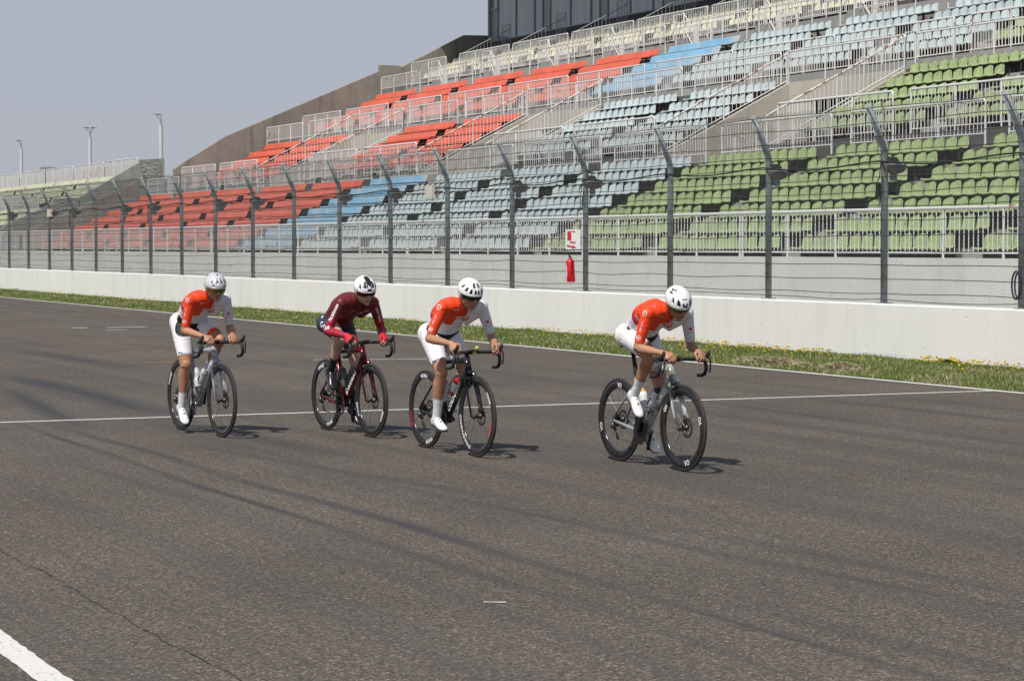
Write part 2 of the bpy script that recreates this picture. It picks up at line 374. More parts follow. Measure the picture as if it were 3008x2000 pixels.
H = (0.022+0.050*np.clip(cl+0.25, 0, 1)+0.03*np.clip((Y-19.4), 0, 1))*RNG.uniform(0.5, 1.3, n)
keep = (cl2 < 0.16) | (RNG.uniform(0, 1, n) < 0.35)
H = np.where(Y < 17.35, H*0.6, H)
tag(blades('grass', X[keep], Y[keep], H[keep], RNG.uniform(0.006, 0.013, keep.sum())*(0.6+(-X[keep])/60), M['grass'], 0.8), kind='stuff')
n = 22000
X = xs_density(n); Y = RNG.uniform(17.09, 20.2, n)
tag(blades('dry_grass', X, Y, RNG.uniform(0.02, 0.08, n), RNG.uniform(0.006, 0.014, n)*(0.6+(-X)/60), M['dry'], 1.2), kind='stuff')
# heaps of cut hay on the verge
for (hx, hy, lx, ly) in ((-29.6, 17.9, 1.1, 0.25), (-27.9, 18.0, 0.38, 0.2)):
    n = 1600; X = hx+RNG.normal(0, lx*0.45, n); Y = hy+RNG.normal(0, ly*0.45, n)
    hb_ = 0.075*np.exp(-((X-hx)/lx)**2-((Y-hy)/ly)**2)
    a = RNG.uniform(0, 2*np.pi, n); L = RNG.uniform(0.04, 0.12, n)
    V = np.zeros((n, 3, 3)); V[:, 0] = np.c_[X, Y, hb_]; V[:, 1] = np.c_[X+0.01, Y+0.008, hb_+0.012]
    V[:, 2] = np.c_[X+np.cos(a)*L, Y+np.sin(a)*L, hb_+RNG.uniform(0.0, 0.05, n)]
    o = npmesh('hay_heap', V.reshape(-1, 3), np.arange(3*n).reshape(-1, 3), M['dry'])
    tag(o, 'long pale heap of dry cut grass on the verge' if lx > 1 else 'small round heap of dry cut grass beside a longer heap', 'hay heap')
# dandelions: small ragged disc on a stalk
mb_v = []; mb_f = []
n = 950; X = xs_density(n, -100, -23); Y = 20.2-np.abs(RNG.normal(0, 0.75, n)); Y = np.clip(Y, 17.3, 20.15)
for x, y in zip(X, Y):
    if mnoise.noise((x*0.35, y*0.6, 9.0)) < -0.12: continue
    z = 0.075+random.random()*0.06; r = random.uniform(0.014, 0.024)*(1+(-x)/200)
    o = len(mb_v); mb_v.append((x, y-0.01, z+0.012))
    for j in range(7):
        a = 2*math.pi*j/7; mb_v.append((x+r*math.cos(a), y+r*math.sin(a)*0.9, z+0.35*r*math.sin(-a)))
    mb_f += [(o, o+1+j, o+1+(j+1)%7) for j in range(7)]
    mb_v.append((x, y, z-0.02)); mb_f += [(o+8, o+1+(j+1)%7, o+1+j) for j in range(7)]
tag(npmesh('dandelions', mb_v, mb_f, M['yellow']), kind='stuff')
# one darker weed clump at the wall foot
mbw = MB()
for i in range(70):
    a = random.uniform(0, 6.28); l = random.uniform(0.04, 0.10); c0 = Vector((-28.3+random.uniform(-.1, .1), 20.05+random.uniform(-.06, .06), 0.0))
    tip = c0+Vector((math.cos(a)*l, math.sin(a)*l, random.uniform(0.05, 0.10))); sd_ = Vector((-math.sin(a), math.cos(a), 0))*0.022
    md = c0.lerp(tip, 0.6)+Vector((0, 0, 0.02)); mbw.add([c0, md-sd_, tip, md+sd_], [(0,1,2,3)])
M['weed'] = pmat('dark_weed_leaf', (0.055, 0.12, 0.025), rough=0.6, scale=20)
tag(mbw.build('weed', M['weed']), 'dark leafy weed clump at the foot of the white wall', 'weed')

# ------------------------------------------------------------------ track barrier wall and debris fence
wl = MB()
jx = [-130]; 
while jx[-1] < -8: jx.append(jx[-1]+3.525*2)
for a, b_ in zip(jx[:-1], jx[1:]):
    wl.add([(a+.006, 20.23, -0.1), (b_-.004, 20.23, -0.1), (b_-.004, 20.23, 0.845), (a+.006, 20.23, 0.845), (a+.004, 20.245, 0.86), (b_-.004, 20.245, 0.86),
            (a+.004, 20.62, 0.86), (b_-.004, 20.62, 0.86), (b_-.004, 20.62, -0.1), (a+.004, 20.62, -0.1)],
           [(0,1,2,3), (3,2,5,4), (4,5,7,6), (6,7,8,9), (0,3,4,6,9), (1,8,7,5,2)])
wl.box(-130, -8, 20.245, 20.61, -0.1, 0.84)
for q_ in range(160):
    xq = -105+q_*0.52+random.uniform(-.2,.2); wl.box(xq, xq+random.uniform(.08,.4), 20.226, 20.2295, 0.085+random.uniform(-.004,.004), 0.093)
tag(wl.build('barrier_wall', M['wall']), 'long low white concrete wall between the grass verge and the tall mesh fence', 'wall')
PX = [-27.02-3.525*i for i in range(22)]+[-27.02+3.525, -27.02+7.05]
fence = empty('debris_fence', (-60, 20.45, 0.86), 'tall wire debris fence with bent grey posts on the white wall', 'fence')
inv = Matrix.Translation((60, -20.45, -0.86))
def fbuild(mb, name, mat, smooth=False):
    o = mb.build(name, mat, fence, smooth); o.matrix_parent_inverse = inv; return o
proto = None
for i, x in enumerate(PX):
    if proto is None:
        p = MB(); p.tube([(0,20.45,0.86),(0,20.45,3.18),(0,20.435,3.28),(0,20.405,3.37),(0,20.13,3.98)], 0.056, 14)
        for zz in (0.868,): p.box(-0.10, 0.10, 20.37, 20.55, 0.861, zz+0.006)
        proto = fbuild(p, 'post', M['galv'], False)
        for pl in proto.data.polygons: pl.use_smooth = len(pl.vertices) == 4
        proto.location.x = x; 
    else:
        o = proto.copy(); C.objects.link(o); o.location.x = x
# steel ropes
cb = MB(); CZ = [0.93, 1.02, 1.245, 1.47, 1.69, 1.935, 2.18, 2.41, 2.62, 2.85, 3.07, 3.26]
def fy(z):   # front plane of mesh as a function of height
    return 20.385 if z < 3.28 else 20.385-(z-3.28)*(0.30/0.70)
CZ2 = [3.48, 3.70, 3.92]
xs_ = sorted(PX)
for z in CZ+CZ2:
    pts = []
    for a, b_ in zip(xs_[:-1], xs_[1:]):
        s1 = random.uniform(-0.012, 0.035); s2 = random.uniform(-0.012, 0.02)
        for k in range(5):
            t = k/5; pts.append((a+(b_-a)*t, fy(z)-0.012, z-s1*math.sin(math.pi*t)-s2*math.sin(2*math.pi*t)))
    pts.append((xs_[-1], fy(z)-0.012, z)); cb.tube(pts, 0.0062, 4, cap=False)
fbuild(cb, 'steel_ropes', M['cable'])
# chain link: two families of crossing diagonals following the bent plane
pitch = 0.052; V = []; F = []
zlist = [0.87, 3.28, 3.97]
def wire_seg(x0, z0, x1, z1, off):
    t = 0.0018
    y0 = fy(z0)+off; y1 = fy(z1)+off; o = len(V)
    for (x, y, z) in ((x0, y0, z0), (x1, y1, z1)):
        V.extend([(x-t, y-t*0.6, z), (x+t, y-t*0.6, z), (x, y+t, z)])
    for j in range(3): F.append((o+j, o+(j+1)%3, o+3+(j+1)%3, o+3+j))
slope = 1.15   # dz/dx
x = -96.0
while x < -19.5:
    for sgn in (1, -1):
        xm = x+sgn*(zlist[1]-zlist[0])/slope; xe = xm+sgn*(zlist[2]-zlist[1])/slope
        wire_seg(x, zlist[0], xm, zlist[1], 0.002*sgn); wire_seg(xm, zlist[1], xe, zlist[2], 0.002*sgn)
    x += pitch
o = npmesh('chain_link_mesh', V, F, M['wire'], fence); o.matrix_parent_inverse = inv
# power cable slung between posts
pc = MB(); pts = []
for a, b_ in zip(xs_[:-1], xs_[1:]):
    sg = random.uniform(0.03, 0.09)
    for k in range(8):
        t = k/8; pts.append((a+(b_-a)*t, 20.36+0.02*math.sin(k), 3.10-sg*math.sin(math.pi*t)-0.02*math.sin(5*t)))
pc.tube(pts, 0.013, 5, cap=False)
tag(pc.build('power_cable', M['black']), 'black cable slung along the fence posts below their bend', 'cable', None)
# floodlights on two of every three posts
fl0 = None; nl = 0
for i, x in enumerate(PX[:22]):
    if i % 3 == 0: continue
    nl += 1; lab = 'dark floodlight, %s from the right of those on the fence posts' % (ordn(nl) if nl > 1 else 'the first')
    if fl0 is None:
        fl0 = empty('floodlight', (x+0.03, 20.50, 3.06), lab, 'floodlight', 'floodlights on the fence posts'); fl0.rotation_euler.z = R(60); fl0.scale = (.82, .82, .82)
        h = MB()
        prof = [(-.02, -.17), (.18, -.20), (.30, -.16), (.37, -.06), (.35, -.02), (.22, .03), (.16, .12), (-.02, .13)]
        for x0, x1, sc in ((0, 0.001, 1),):
            pr = [(q[0]*0.95, q[1]) for q in prof]
            vs = [(a_, -.14, b2) for a_, b2 in pr]+[(a_, .14, b2) for a_, b2 in pr]; k = len(pr)
            h.add(vs, [(j, (j+1)%k, k+(j+1)%k, k+j) for j in range(k)]+[tuple(range(k-1, -1, -1)), tuple(range(k, 2*k))])
        h.build('housing', M['darkmetal'], fl0)
        h = MB(); h.box(-.06, 0.29, -.150, -.142, -.03, .035)
        h.build('bracket', M['galv'], fl0)
        h = MB(); h.box(0.02, 0.16, -.05, .05, -.33, -.18); h.build('ballast_box', M['galv'], fl0)
    else:
        r = fl0.copy(); C.objects.link(r); r.location.x = x+0.03
        r['label'] = lab
        for ch in fl0.children:
            c = ch.copy(); C.objects.link(c); c.parent = r
# cable loops hanging at a few posts
for i in (1, 4, 7, 10, 13, 16):
    h = MB(); x = PX[i]; pts = [(x+0.07*math.cos(t)+(0.06 if t < 3 else 0.0), 20.36, 2.78+0.30*math.sin(t)) for t in np.linspace(0.6, 2*math.pi+0.3, 22)]
    h.tube(pts, 0.008, 5); tag(h.build('cable_loop', M['black']), 'loop of spare black cable on the fence post, %s from right' % ordn({1:1,4:2,7:3,10:4,13:5,16:6}[i]), 'cable', 'cable loops on the fence')
h = MB(); x = PX[0]; 
for dr in (0, 0.03): h.tube([(x-0.02-(0.10-dr)*math.sin(t), 20.36+dr, 1.20+(0.20-dr)*math.cos(t)) for t in np.linspace(0, 2*math.pi, 24)], 0.014, 6)
tag(h.build('hose_coil', M['black']), 'thick black hose coil hanging low on the rightmost fence post', 'hose')
# junction boxes
for (x, zc, l1) in ((-48.9, 3.01, 'cream junction box on the fence left of the blue bench end'), (-86.4, 3.02, 'small white junction box on the fence at the far left')):
    e = empty('junction_box', (x, 20.38, zc), 'cream junction box hung on the fence at its middle post' if x > -60 else 'small white junction box on the fence near the left edge', 'junction box')
    h = MB(); h.box(-0.24, 0.20, -0.09, 0.05, -0.15, 0.14); h.build('case', M['cream_box'], e)
    h = MB(); h.box(0.20, 0.62, -0.03, 0.0, -0.035, 0.01); h.build('bracket', M['rustbeam'], e)
# text helper -> mesh data (x right, y up in its own plane)
def text_data(txt, size=1.0, bold=0.0, sx=1.0, shear=0.0):
    cu = bpy.data.curves.new('txt', 'FONT'); cu.body = txt; cu.size = size; cu.align_x = 'CENTER'; cu.align_y = 'CENTER'
    cu.offset = bold; cu.shear = shear; cu.resolution_u = 2
    ob = bpy.data.objects.new('txt', cu); C.objects.link(ob)
    dg = bpy.context.evaluated_depsgraph_get(); dg.update()
    me = bpy.data.meshes.new_from_object(ob.evaluated_get(dg))
    vs = [(v.co.x*sx, v.co.y) for v in me.vertices]; fs = [tuple(p.vertices) for p in me.polygons]
    bpy.data.objects.remove(ob); bpy.data.curves.remove(cu); bpy.data.meshes.remove(me)
    return vs, fs
# fire sign
sg = empty('fire_sign', (-41.50, 20.36, 1.90), 'white FIRE sign with red extinguisher symbol and arrow on the fence', 'sign')
h = MB(); h.box(-0.33, 0.33, -0.012, 0.0, -0.20, 0.20); h.build('board', M['whiteboard'], sg)
h = MB(); Yf = -0.016
def poly2(mb, pts, y=Yf): mb.add([(a, y, b2) for a, b2 in pts], [tuple(range(len(pts)))])
poly2(h, [(-0.24, -0.02), (-0.06, -0.02), (-0.06, 0.115), (-0.09, 0.145), (-0.21, 0.145), (-0.24, 0.115)])
poly2(h, [(-0.17, 0.145), (-0.13, 0.145), (-0.13, 0.165), (-0.17, 0.165)])
poly2(h, [(-0.16, 0.150), (0.0, 0.150), (0.10, 0.135), (0.10, 0.172), (0.0, 0.163), (-0.16, 0.165)])
poly2(h, [(-0.27, 0.128), (-0.17, 0.170), (-0.17, 0.178), (-0.28, 0.135)])
poly2(h, [(-0.27, -0.145), (-0.25, -0.105), (0.02, -0.140), (0.0, -0.105), (0.18, -0.170), (-0.02, -0.185), (0.0, -0.165)][0:3]+[(0.0, -0.11), (0.18, -0.172), (-0.03, -0.185), (0.0, -0.168)])
h.build('pictogram', M['redpaint'], sg)
vs, fs = text_data('FIRE', 0.062, 0.002, 2.35)
h = MB(); h.add([(a, Yf, b2-0.066) for a, b2 in vs], fs); h.build('lettering', M['redpaint'], sg)
# extinguisher (tilted) on the fence
ex = empty('fire_extinguisher', (-41.56, 20.33, 1.28), 'red fire extinguisher hanging on the fence under the white sign', 'extinguisher')
ex.rotation_euler = (0, R(-7), 0)
h = MB(); h.lathe([(0.001,-.235),(.075,-.235),(.085,-.222),(.085,.16),(.075,.195),(.04,.222),(.022,.23),(.022,.25),(.001,.25)], 20); h.build('cylinder', M['redpaint'], ex, True)
h = MB(); h.box(-.018,.018,-.018,.018,.25,.29); h.tube([(0,0,.28),(-.07,0,.33)], .009, 5); h.tube([(0,0,.29),(-.02,0,.37)], .010, 5); h.tube([(.02,0,.27),(.09,0,.24),(.10,-.02,.10),(.09,-.03,-.1)], .009, 6); h.build('valve', M['black'], ex)
h = MB(); h.add([(.086*math.sin(a), -.086*math.cos(a), z) for z in (-.12, .10) for a in np.linspace(-1.1, .1, 6)], [(j, j+1, j+7, j+6) for j in range(5)]); h.build('label_panel', M['whiteboard'], ex)
# ------------------------------------------------------------------ grandstand
A = [-38.1-6.765*k for k in range(-2, 13)]          # aisle centre lines, -24.57 ... -119.28
XL, XR = A[-1], -22.0
def blk(k): return A[k+1]+0.47, A[k]-0.47           # seat block k between aisles k and k+1
NB = len(A)-1
VOM = [(A[6]-0.0, A[5]), (A[9], A[8]), (A[12], A[11])]    # blocks at index 5, 8, 11
VB = (5, 8, 11)
low_t = [1.31+0.395*i for i in range(7)]; low_y = [27.5+0.87*i for i in range(7)]
mid_t = [4.74+0.443*j for j in range(5)]; mid_y = [36.16+0.87*j for j in range(5)]
up_t = [7.60+0.44*j for j in range(5)]; up_y = [42.6+0.87*j for j in range(5)]
cr_t = [10.63+0.44*j for j in range(4)]; cr_y = [49.0+0.87*j for j in range(4)]
stand = empty('grandstand', (-70, 26.5, 0), 'large stepped concrete grandstand behind the fence with tiers of coloured seating', 'grandstand')
def sb(mb, name, mat, smooth=False, parent=None):
    o = mb.build(name, mat, stand, smooth); o.matrix_parent_inverse = Matrix.Translation((70, -26.5, 0)); return o
def steps(ts, ys, back):
    p = []
    for t, y in zip(ts, ys): p += [(y-0.75 if p else y-0.75, t), (y+0.12, t)]
    return p
# front wall
fw = MB(); x = -135.0
while x < -22:
    fw.box(x+.003, x+6.765-.003, 26.50, 26.74, -0.1, 1.53); x += 6.765
fw.box(-135, -22, 26.51, 26.73, -0.1, 1.52)
fw.box(-52.9+0.0, -52.55, 26.47, 26.497, 0.2, 1.50)
sb(fw, 'front_wall', M['wall2'])
# lower tier + first walkway
poly = [(26.74, -0.1), (26.74, low_t[0])]
for i in range(7): poly += [(low_y[i]+0.12, low_t[i]), (low_y[i]+0.12, low_t[i+1] if i < 6 else 4.15)]
poly += [(34.95, 4.15), (34.95, -0.1)]
t = MB(); t.prism_x(poly, XL, XR); sb(t, 'lower_tier', M['deck'])
# middle tier, cut by the three stair openings
polym = [(34.95, 3.9), (34.95, 4.74), (35.15, 4.74)]
for j in range(5): polym += [(mid_y[j]+0.12, mid_t[j]), (mid_y[j]+0.12, mid_t[j+1] if j < 4 else 7.1)]
polym += [(39.9, 7.1), (39.9, 3.9)]
t = MB(); xr = XR
for (a, b_) in VOM:
    t.prism_x(polym, b_, xr); xr = a
t.prism_x(polym, XL, xr); sb(t, 'middle_tier', M['deck'])
# stair opening floors, side walls, portals
for (a, b_) in VOM:
    v_ = MB()
    wl_ = [(34.9, 4.15), (34.9, 4.58), (36.16, 5.22), (39.85, 7.12), (39.85, 4.15)]
    v_.prism_x(wl_, a-0.10, a+0.12); v_.prism_x(wl_, b_-0.12, b_+0.10)
    v_.box(a+.12, b_-.12, 39.80, 40.0, 6.45, 7.12)
    v_.box(a+.12, a+1.4, 39.82, 40.0, 4.15, 6.45); v_.box(b_-1.4, b_-.12, 39.82, 40.0, 4.15, 6.45)
    sb(v_, 'stair_opening_wall', M['concvom'])
    d_ = MB(); d_.box(a+1.4, b_-1.4, 41.2, 41.3, 4.15, 6.45); sb(d_, 'passage_shade_panel', M['black'])  # black panel across the passage, its colour standing in for the shade inside
poly = [(34.9, 4.0), (34.9, 4.148), (41.4, 4.148), (41.4, 4.0)]
t = MB(); t.prism_x(poly, XL, XR); sb(t, 'lower_walkway', M['deck'])
# second walkway and upper tier
polyu = [(39.9, 6.6), (39.9, 7.1), (41.85, 7.1), (41.85, 7.62)]
for j in range(5): polyu += [(up_y[j]+0.12-0.0, up_t[j]), (up_y[j]+0.12, up_t[j+1] if j < 4 else 9.36)]
polyu = polyu[:-1]+[(46.42, 9.36), (46.42, 9.87), (48.32, 9.87), (48.32, 6.6)]
t = MB(); t.prism_x(polyu, XL, XR); sb(t, 'upper_tier', M['deck'])
polyb = [(46.40, 9.36), (46.40, 9.88), (46.55, 9.88), (46.55, 9.36)]
t = MB(); t.prism_x(polyb, XL, XR); polyb = [(41.83, 7.1), (41.83, 7.64), (41.98, 7.64), (41.98, 7.1)]; t.prism_x(polyb, XL, XR)
sb(t, 'walkway_kerb', M['concgrey'])
polyc = [(48.32, 9.5), (48.32, 10.62)]
for j in range(4): polyc += [(cr_y[j]+0.12, cr_t[j]), (cr_y[j]+0.12, cr_t[j+1] if j < 3 else 12.4)]
polyc += [(53.2, 12.4), (53.2, 9.5)]
t = MB(); t.prism_x(polyc, XL, XR); sb(t, 'top_tier', M['deck'])
t = MB(); t.prism_x([(48.28, 9.9), (48.28, 10.60), (48.318, 10.60), (48.318, 9.9)], XL, XR); sb(t, 'top_tier_front', M['concgrey'])
# back mass below building
t = MB(); t.box(XL, XR, 53.2, 60, -0.1, 12.4); t.box(XL, XR, 41.4, 53.2, -0.1, 6.6); t.box(XL, XR, 34.96, 41.4, -0.1, 3.99); sb(t, 'rear_mass', M['conc'])
# left end parapets (inner face sees us)
t = MB()
pl = [(26.55, -0.1), (26.55, 2.35), (27.0, 2.55), (32.9, 5.25), (32.9, -0.1)]
t.prism_x(pl, XL-0.35, XL)
pu = [(34.8, -0.1), (34.8, 5.86), (35.6, 6.40), (37.6, 7.62), (46.6, 11.45), (46.6, 11.78), (47.7, 11.78), (47.9, 11.70), (51.7, 13.62), (56.0, 13.72), (60, 13.72), (60, -0.1)]
t.prism_x(pu, XL-0.35, XL)
t.prism_x([(32.9, -0.1), (32.9, 4.14), (34.8, 4.14), (34.8, -0.1)], XL-0.35, XL)
sb(t, 'end_parapet', M['conc'])
# ------------------------------------------------------------------ railings
def railing(y, zb, zt, zlow, x0, x1, lab, group, bar=0.154, posts=None, name='railing', mat=None, rr=0.030, sq=False):
    e = empty(name, ((x0+x1)/2, y, zb), lab, 'railing', group)
    L = (x1-x0)/2; h = zt-zb; lo = zlow-zb
    f = MB()
    if sq: f.bar((-L-.06,0,h), (L+.06,0,h), rr, 8); f.bar((-L,0,0), (-L,0,h), .026, 6); f.bar((L,0,0), (L,0,h), .026, 6)
    else: f.tube([(-L,0,0),(-L,0,h-.06),(-L+.06,0,h),(L-.06,0,h),(L,0,h-.06),(L,0,0)], rr, 6)
    f.bar((-L,0,lo), (L,0,lo), 0.018, 5)
    npst = max(1, int(round(2*L/2.0)))
    for i in range(1, npst): xx = -L+2*L*i/npst; f.bar((xx,0,0), (xx,0,h), 0.026, 6)
    f.build('frame', mat or M['rail'], e)
    b2 = MB(); n = int(2*L/bar)
    for i in range(1, n):
        xx = -L+2*L*i/n; b2.bar((xx,0,lo), (xx,0,h), 0.0115, 4)
    b2.build('bars', mat or M['rail'], e)
    return e
def bname(i):    # block position counted from the right edge of the picture
    return ordn(max(1, i-1)) if i > 1 else 'first'
# front railing on the front wall
ends = [-24.0, -45.55, -65.88, -86.2, -106.5, -135]
for i, (a, b_) in enumerate(zip(ends[:-1], ends[1:])):
    railing(26.62, 1.53, 2.51, 1.63, b_+0.06, a-0.06, 'long rusty white railing on the stand front wall, %s stretch from right' % ordn(i+1), 'front wall railings', rr=0.036, sq=True)
for k in range(NB):
    x0, x1 = blk(k)
    if seen((x1, 33.2, 5)) or seen((x0, 33.2, 5)):
        railing(33.2, 4.15, 5.27, 4.45, x0, x1, 'white railing behind the lowest tier, %s from the right' % ordn(max(1, k-1)), 'railings behind the lowest tier')
    if seen((x1, 35.1, 5.5)) or seen((x0, 35.1, 5.5)):
        if k not in VB: railing(35.1, 4.75, 5.92, 4.86, x0-.04, x1+.04, 'white railing in front of the middle tier, %s from the right' % ordn(max(1, k-1)), 'railings before the middle tier')
    if seen((x1, 39.8, 8)) or seen((x0, 39.8, 8)):
        railing(39.85, 7.1, 8.14, 7.42, x0-(.47 if k in VB else 0), x1+(.40 if k in VB else 0), 'white railing behind the middle tier, %s from the right' % ordn(max(1, k-1)), 'railings behind the middle tier')
    if seen((x1, 41.9, 8)) or seen((x0, 41.9, 8)):
        railing(41.9, 7.62, 8.80, 7.70, x0-.04, x1+.04, 'white railing in front of the upper tier, %s from the right' % ordn(max(1, k-1)), 'railings before the upper tier')
    if seen((x1, 46.5, 10.5)) or seen((x0, 46.5, 10.5)):
        railing(46.48, 9.87, 11.04, 10.42, x0, x1-(.0 if k < NB-1 else .2), 'white railing behind the upper tier, %s from the right' % ordn(max(1, k-1)), 'railings behind the upper tier')
    if seen((x0, 48.4, 11.8)) or seen((x1, 48.4, 11.8)):
        railing(48.38, 10.62, 11.92, 10.72, x0-.25, x1+.25-(1.4 if k == NB-1 else 0), 'white railing in front of the cream seats, %s from the right' % ordn(max(1, k-1)), 'railings before the cream seats')
# sloping railings along the stair openings + small grab rails
def sloped(x, lab, top_h=0.95, rusty=True):
    e = empty('stair_railing', (x, 35.0, 4.6), lab, 'railing', 'sloping railings beside the stair openings')
    f = MB(); g2 = MB()
    pr = [(34.95, 4.62), (36.16, 5.26), (39.75, 7.10)]
    def zz(y): 
        return 4.62+(y-34.95)*(0.64/1.21) if y < 36.16 else 5.26+(y-36.16)*(1.84/3.59)
    f.tube([(0, y-35, z+top_h-4.6) for y, z in pr], 0.030, 6)
    f2 = MB(); f2.tube([(0, y-35, z+.07-4.6) for y, z in pr], 0.018, 5)
    for y in (34.97, 37.4, 39.78): f2.bar((0, y-35, zz(y)-4.6-.05), (0, y-35, zz(y)+top_h-4.6), 0.026, 6)
    y = 35.1
    while y < 39.7: f2.bar((0, y-35, zz(y)+.07-4.6), (0, y-35, zz(y)+top_h-4.6), 0.0115, 4); y += 0.154
    f.build('handrail', M['rustrail'], e); f2.build('bars', M['rail'], e)
    g3 = MB()
for i, (a, b_) in enumerate(VOM):
    wh = ('rightmost', 'middle', 'leftmost')[i]
    sloped(b_-0.01, 'rusty sloping railing on the near side of the %s stair opening' % wh)
    sloped(a+0.01, 'rusty sloping railing on the far side of the %s stair opening' % wh)
    for xx, sd_ in ((a+1.2, 'left'), (b_-1.2, 'right')):
        h = MB(); h.tube([(0,0,0),(0,0,.85),(0,.25,.87),(0,1.3,.35),(0,1.3,0)], 0.022, 6)
        o = h.build('grab_rail', M['rail']); o.location = (xx, 34.6, 4.15)
        tag(o, 'short white grab rail, %s of the pair in the %s stair opening' % (sd_, wh), 'handrail', 'grab rails in the stair openings')
# stair flights between upper walkway and cream tier: concrete cheek, white slanted rails, white gate post
for k in range(1, NB):
    x = A[k]
    if not (seen((x, 47.4, 10.5)) or seen((x-2, 47.4, 10.5))): continue
    e = empty('stair_flight', (x, 47.6, 9.87), 'concrete steps with white slanted rails to the cream seats, %s from the right' % ordn(max(1, k-2)), 'steps', 'steps up to the cream seats')
    h = MB(); vs = [(-.5,.1,0),(-2.6,.1,0),(-1.9,.1,.75),(-.9,.1,.75)]
    h.add(vs+[(q[0], .58, q[2]) for q in vs], [(0,1,2,3),(7,6,5,4),(0,3,7,4),(1,0,4,5),(2,1,5,6),(3,2,6,7)]); h.build('cheek', M['concgrey'], e)
    h = MB()
    for dz in (0.0, 0.62):
        h.tube([(-2.6,.05,.45+dz), (-1.9,.05,1.15+dz), (-.95,.05,1.15+dz), (-.15,.05,.32+dz)], 0.024, 5)
    h.bar((-.15,.05,0), (-.15,.05,1.0), .024, 5); h.bar((-.95,.05,.7), (-.95,.05,1.8), .024, 5); h.bar((-1.9,.05,.7), (-1.9,.05,1.8), .024, 5)
    h.build('slanted_rails', M['rail'], e)
    h = MB(); h.box(0.0, .28, .0, .06, .0, 1.15); h.box(1.35, 1.5, .0, .05, 0, 1.0); h.box(.28, 1.35, .0, .03, .9, .98)
    for i in range(6): h.bar((.40+i*.16, .02, .1), (.40+i*.16, .02, .9), .01, 4)
    h.build('gate', M['rail'], e)
    # grey sloping handrail up to the glass front
    h = MB(); y0 = 48.5
    e2 = empty('aisle_handrail', (x, y0, 10.6), 'grey sloping handrail below the glass front, %s from the right' % ordn(max(1, k-2)), 'handrail', 'grey aisle handrails at the top')
    h.tube([(0,0,1.3),(0,2.9,2.78),(0,2.95,3.05),(-1.05,2.95,3.05),(-1.05,2.95,1.5)], .024, 5)
    for j in range(1, 15): yy = j*0.2; h.bar((0,yy,1.3+yy*.51-1.0), (0,yy,1.3+yy*.51), .011, 4)
    for j in range(1, 7): h.bar((-j*.16,2.95,1.75), (-j*.16,2.95,3.05), .010, 4)
    h.bar((0,2.95,1.5), (0,2.95,3.05), .022, 5); h.build('rails', M['greyrail'], e2)

# ------------------------------------------------------------------ seats
def seat_mesh(width=0.475, n=8, slab=False, L=None):
    """moulded shell: (y,z) profile from front lip over pan to the top of the back; y grows backwards"""
    prof = [(-.285,.362),(-.300,.385),(-.290,.408),(-.26,.418),(-.20,.415),(-.13,.405),(-.07,.408),(-.025,.425),(.00,.46),(.022,.51),(.044,.57),(.066,.63),(.084,.685),(.093,.710),(.096,.722)]
    hw = [.236,.239,.239,.238,.236,.234,.231,.228,.226,.221,.212,.199,.183,.166,.130]
    mb = MB()
    if not slab:
        vs = []
        for (y, z), h in zip(prof, hw):
            for j in range(n+1):
                u = -1+2*j/n
                bk = max(0, min(1, (z-.42)/.2)) if y > -.1 else 0
                dz = 0.018*(u*u) if y <= -.03 else 0
                vs.append((u*h, y-0.055*u*u*bk, z+dz-(0.028*abs(u)**4*bk if z > .68 else 0)))
        m_ = n+1; fs = [(i*m_+j, i*m_+j+1, (i+1)*m_+j+1, (i+1)*m_+j) for i in range(len(prof)-1) for j in range(n)]
    else:
        xs = [-L/2+.0]; seg = 11
        for i in range(1, seg*3): xs.append(-L/2+L*i/(seg*3))
        xs.append(L/2); vs = []
        for (y, z) in prof:
            for i, xx in enumerate(xs):
                end = max(0, 1-min(i, len(xs)-1-i)/0.9) if z > .70 else 0
                rib = -0.006 if i % 3 == 0 and -.28 < y < -.1 else 0
                vs.append((xx*(1.0 if y < -.1 or i not in (0, len(xs)-1) else .985), y, z-0.025*end+rib))
        m_ = len(xs); fs = [(i*m_+j, i*m_+j+1, (i+1)*m_+j+1, (i+1)*m_+j) for i in range(len(prof)-1) for j in range(m_-1)]
    V = np.array(vs); nV = len(V)
    # give thickness: copy pushed down/back by 12 mm
    B = V.copy(); P = np.array(prof); 
    for i in range(len(prof)):
        a = P[max(0, i-1)]; b_ = P[min(len(prof)-1, i+1)]; d = (b_-a)/np.linalg.norm(b_-a); nn = np.array([d[1], -d[0]])
        B[i*m_:(i+1)*m_, 1] += nn[0]*0.014; B[i*m_:(i+1)*m_, 2] += nn[1]*0.014
    F = list(fs)+[tuple(i+nV for i in reversed(f)) for f in fs]
    r = len(prof)
    border = [j for j in range(m_)]+[i*m_+m_-1 for i in range(1, r)]+[(r-1)*m_+j for j in range(m_-2, -1, -1)]+[i*m_ for i in range(r-2, 0, -1)]
    for q in range(len(border)):
        a, b_ = border[q], border[(q+1) % len(border)]; F.append((b_, a, a+nV, b_+nV))
    return [tuple(p) for p in np.vstack([V, B])], F
sv_, sf_ = seat_mesh(); 
def me_from(name, vs, fs, mat, smooth=True):
    mb = MB(); mb.add(vs, fs); me = mb.mesh(name, smooth); me.materials.append(mat); return me
seat_me = {c: me_from(c+'_seat', sv_, sf_, M[c]) for c in ('green', 'greyblue', 'cream')}
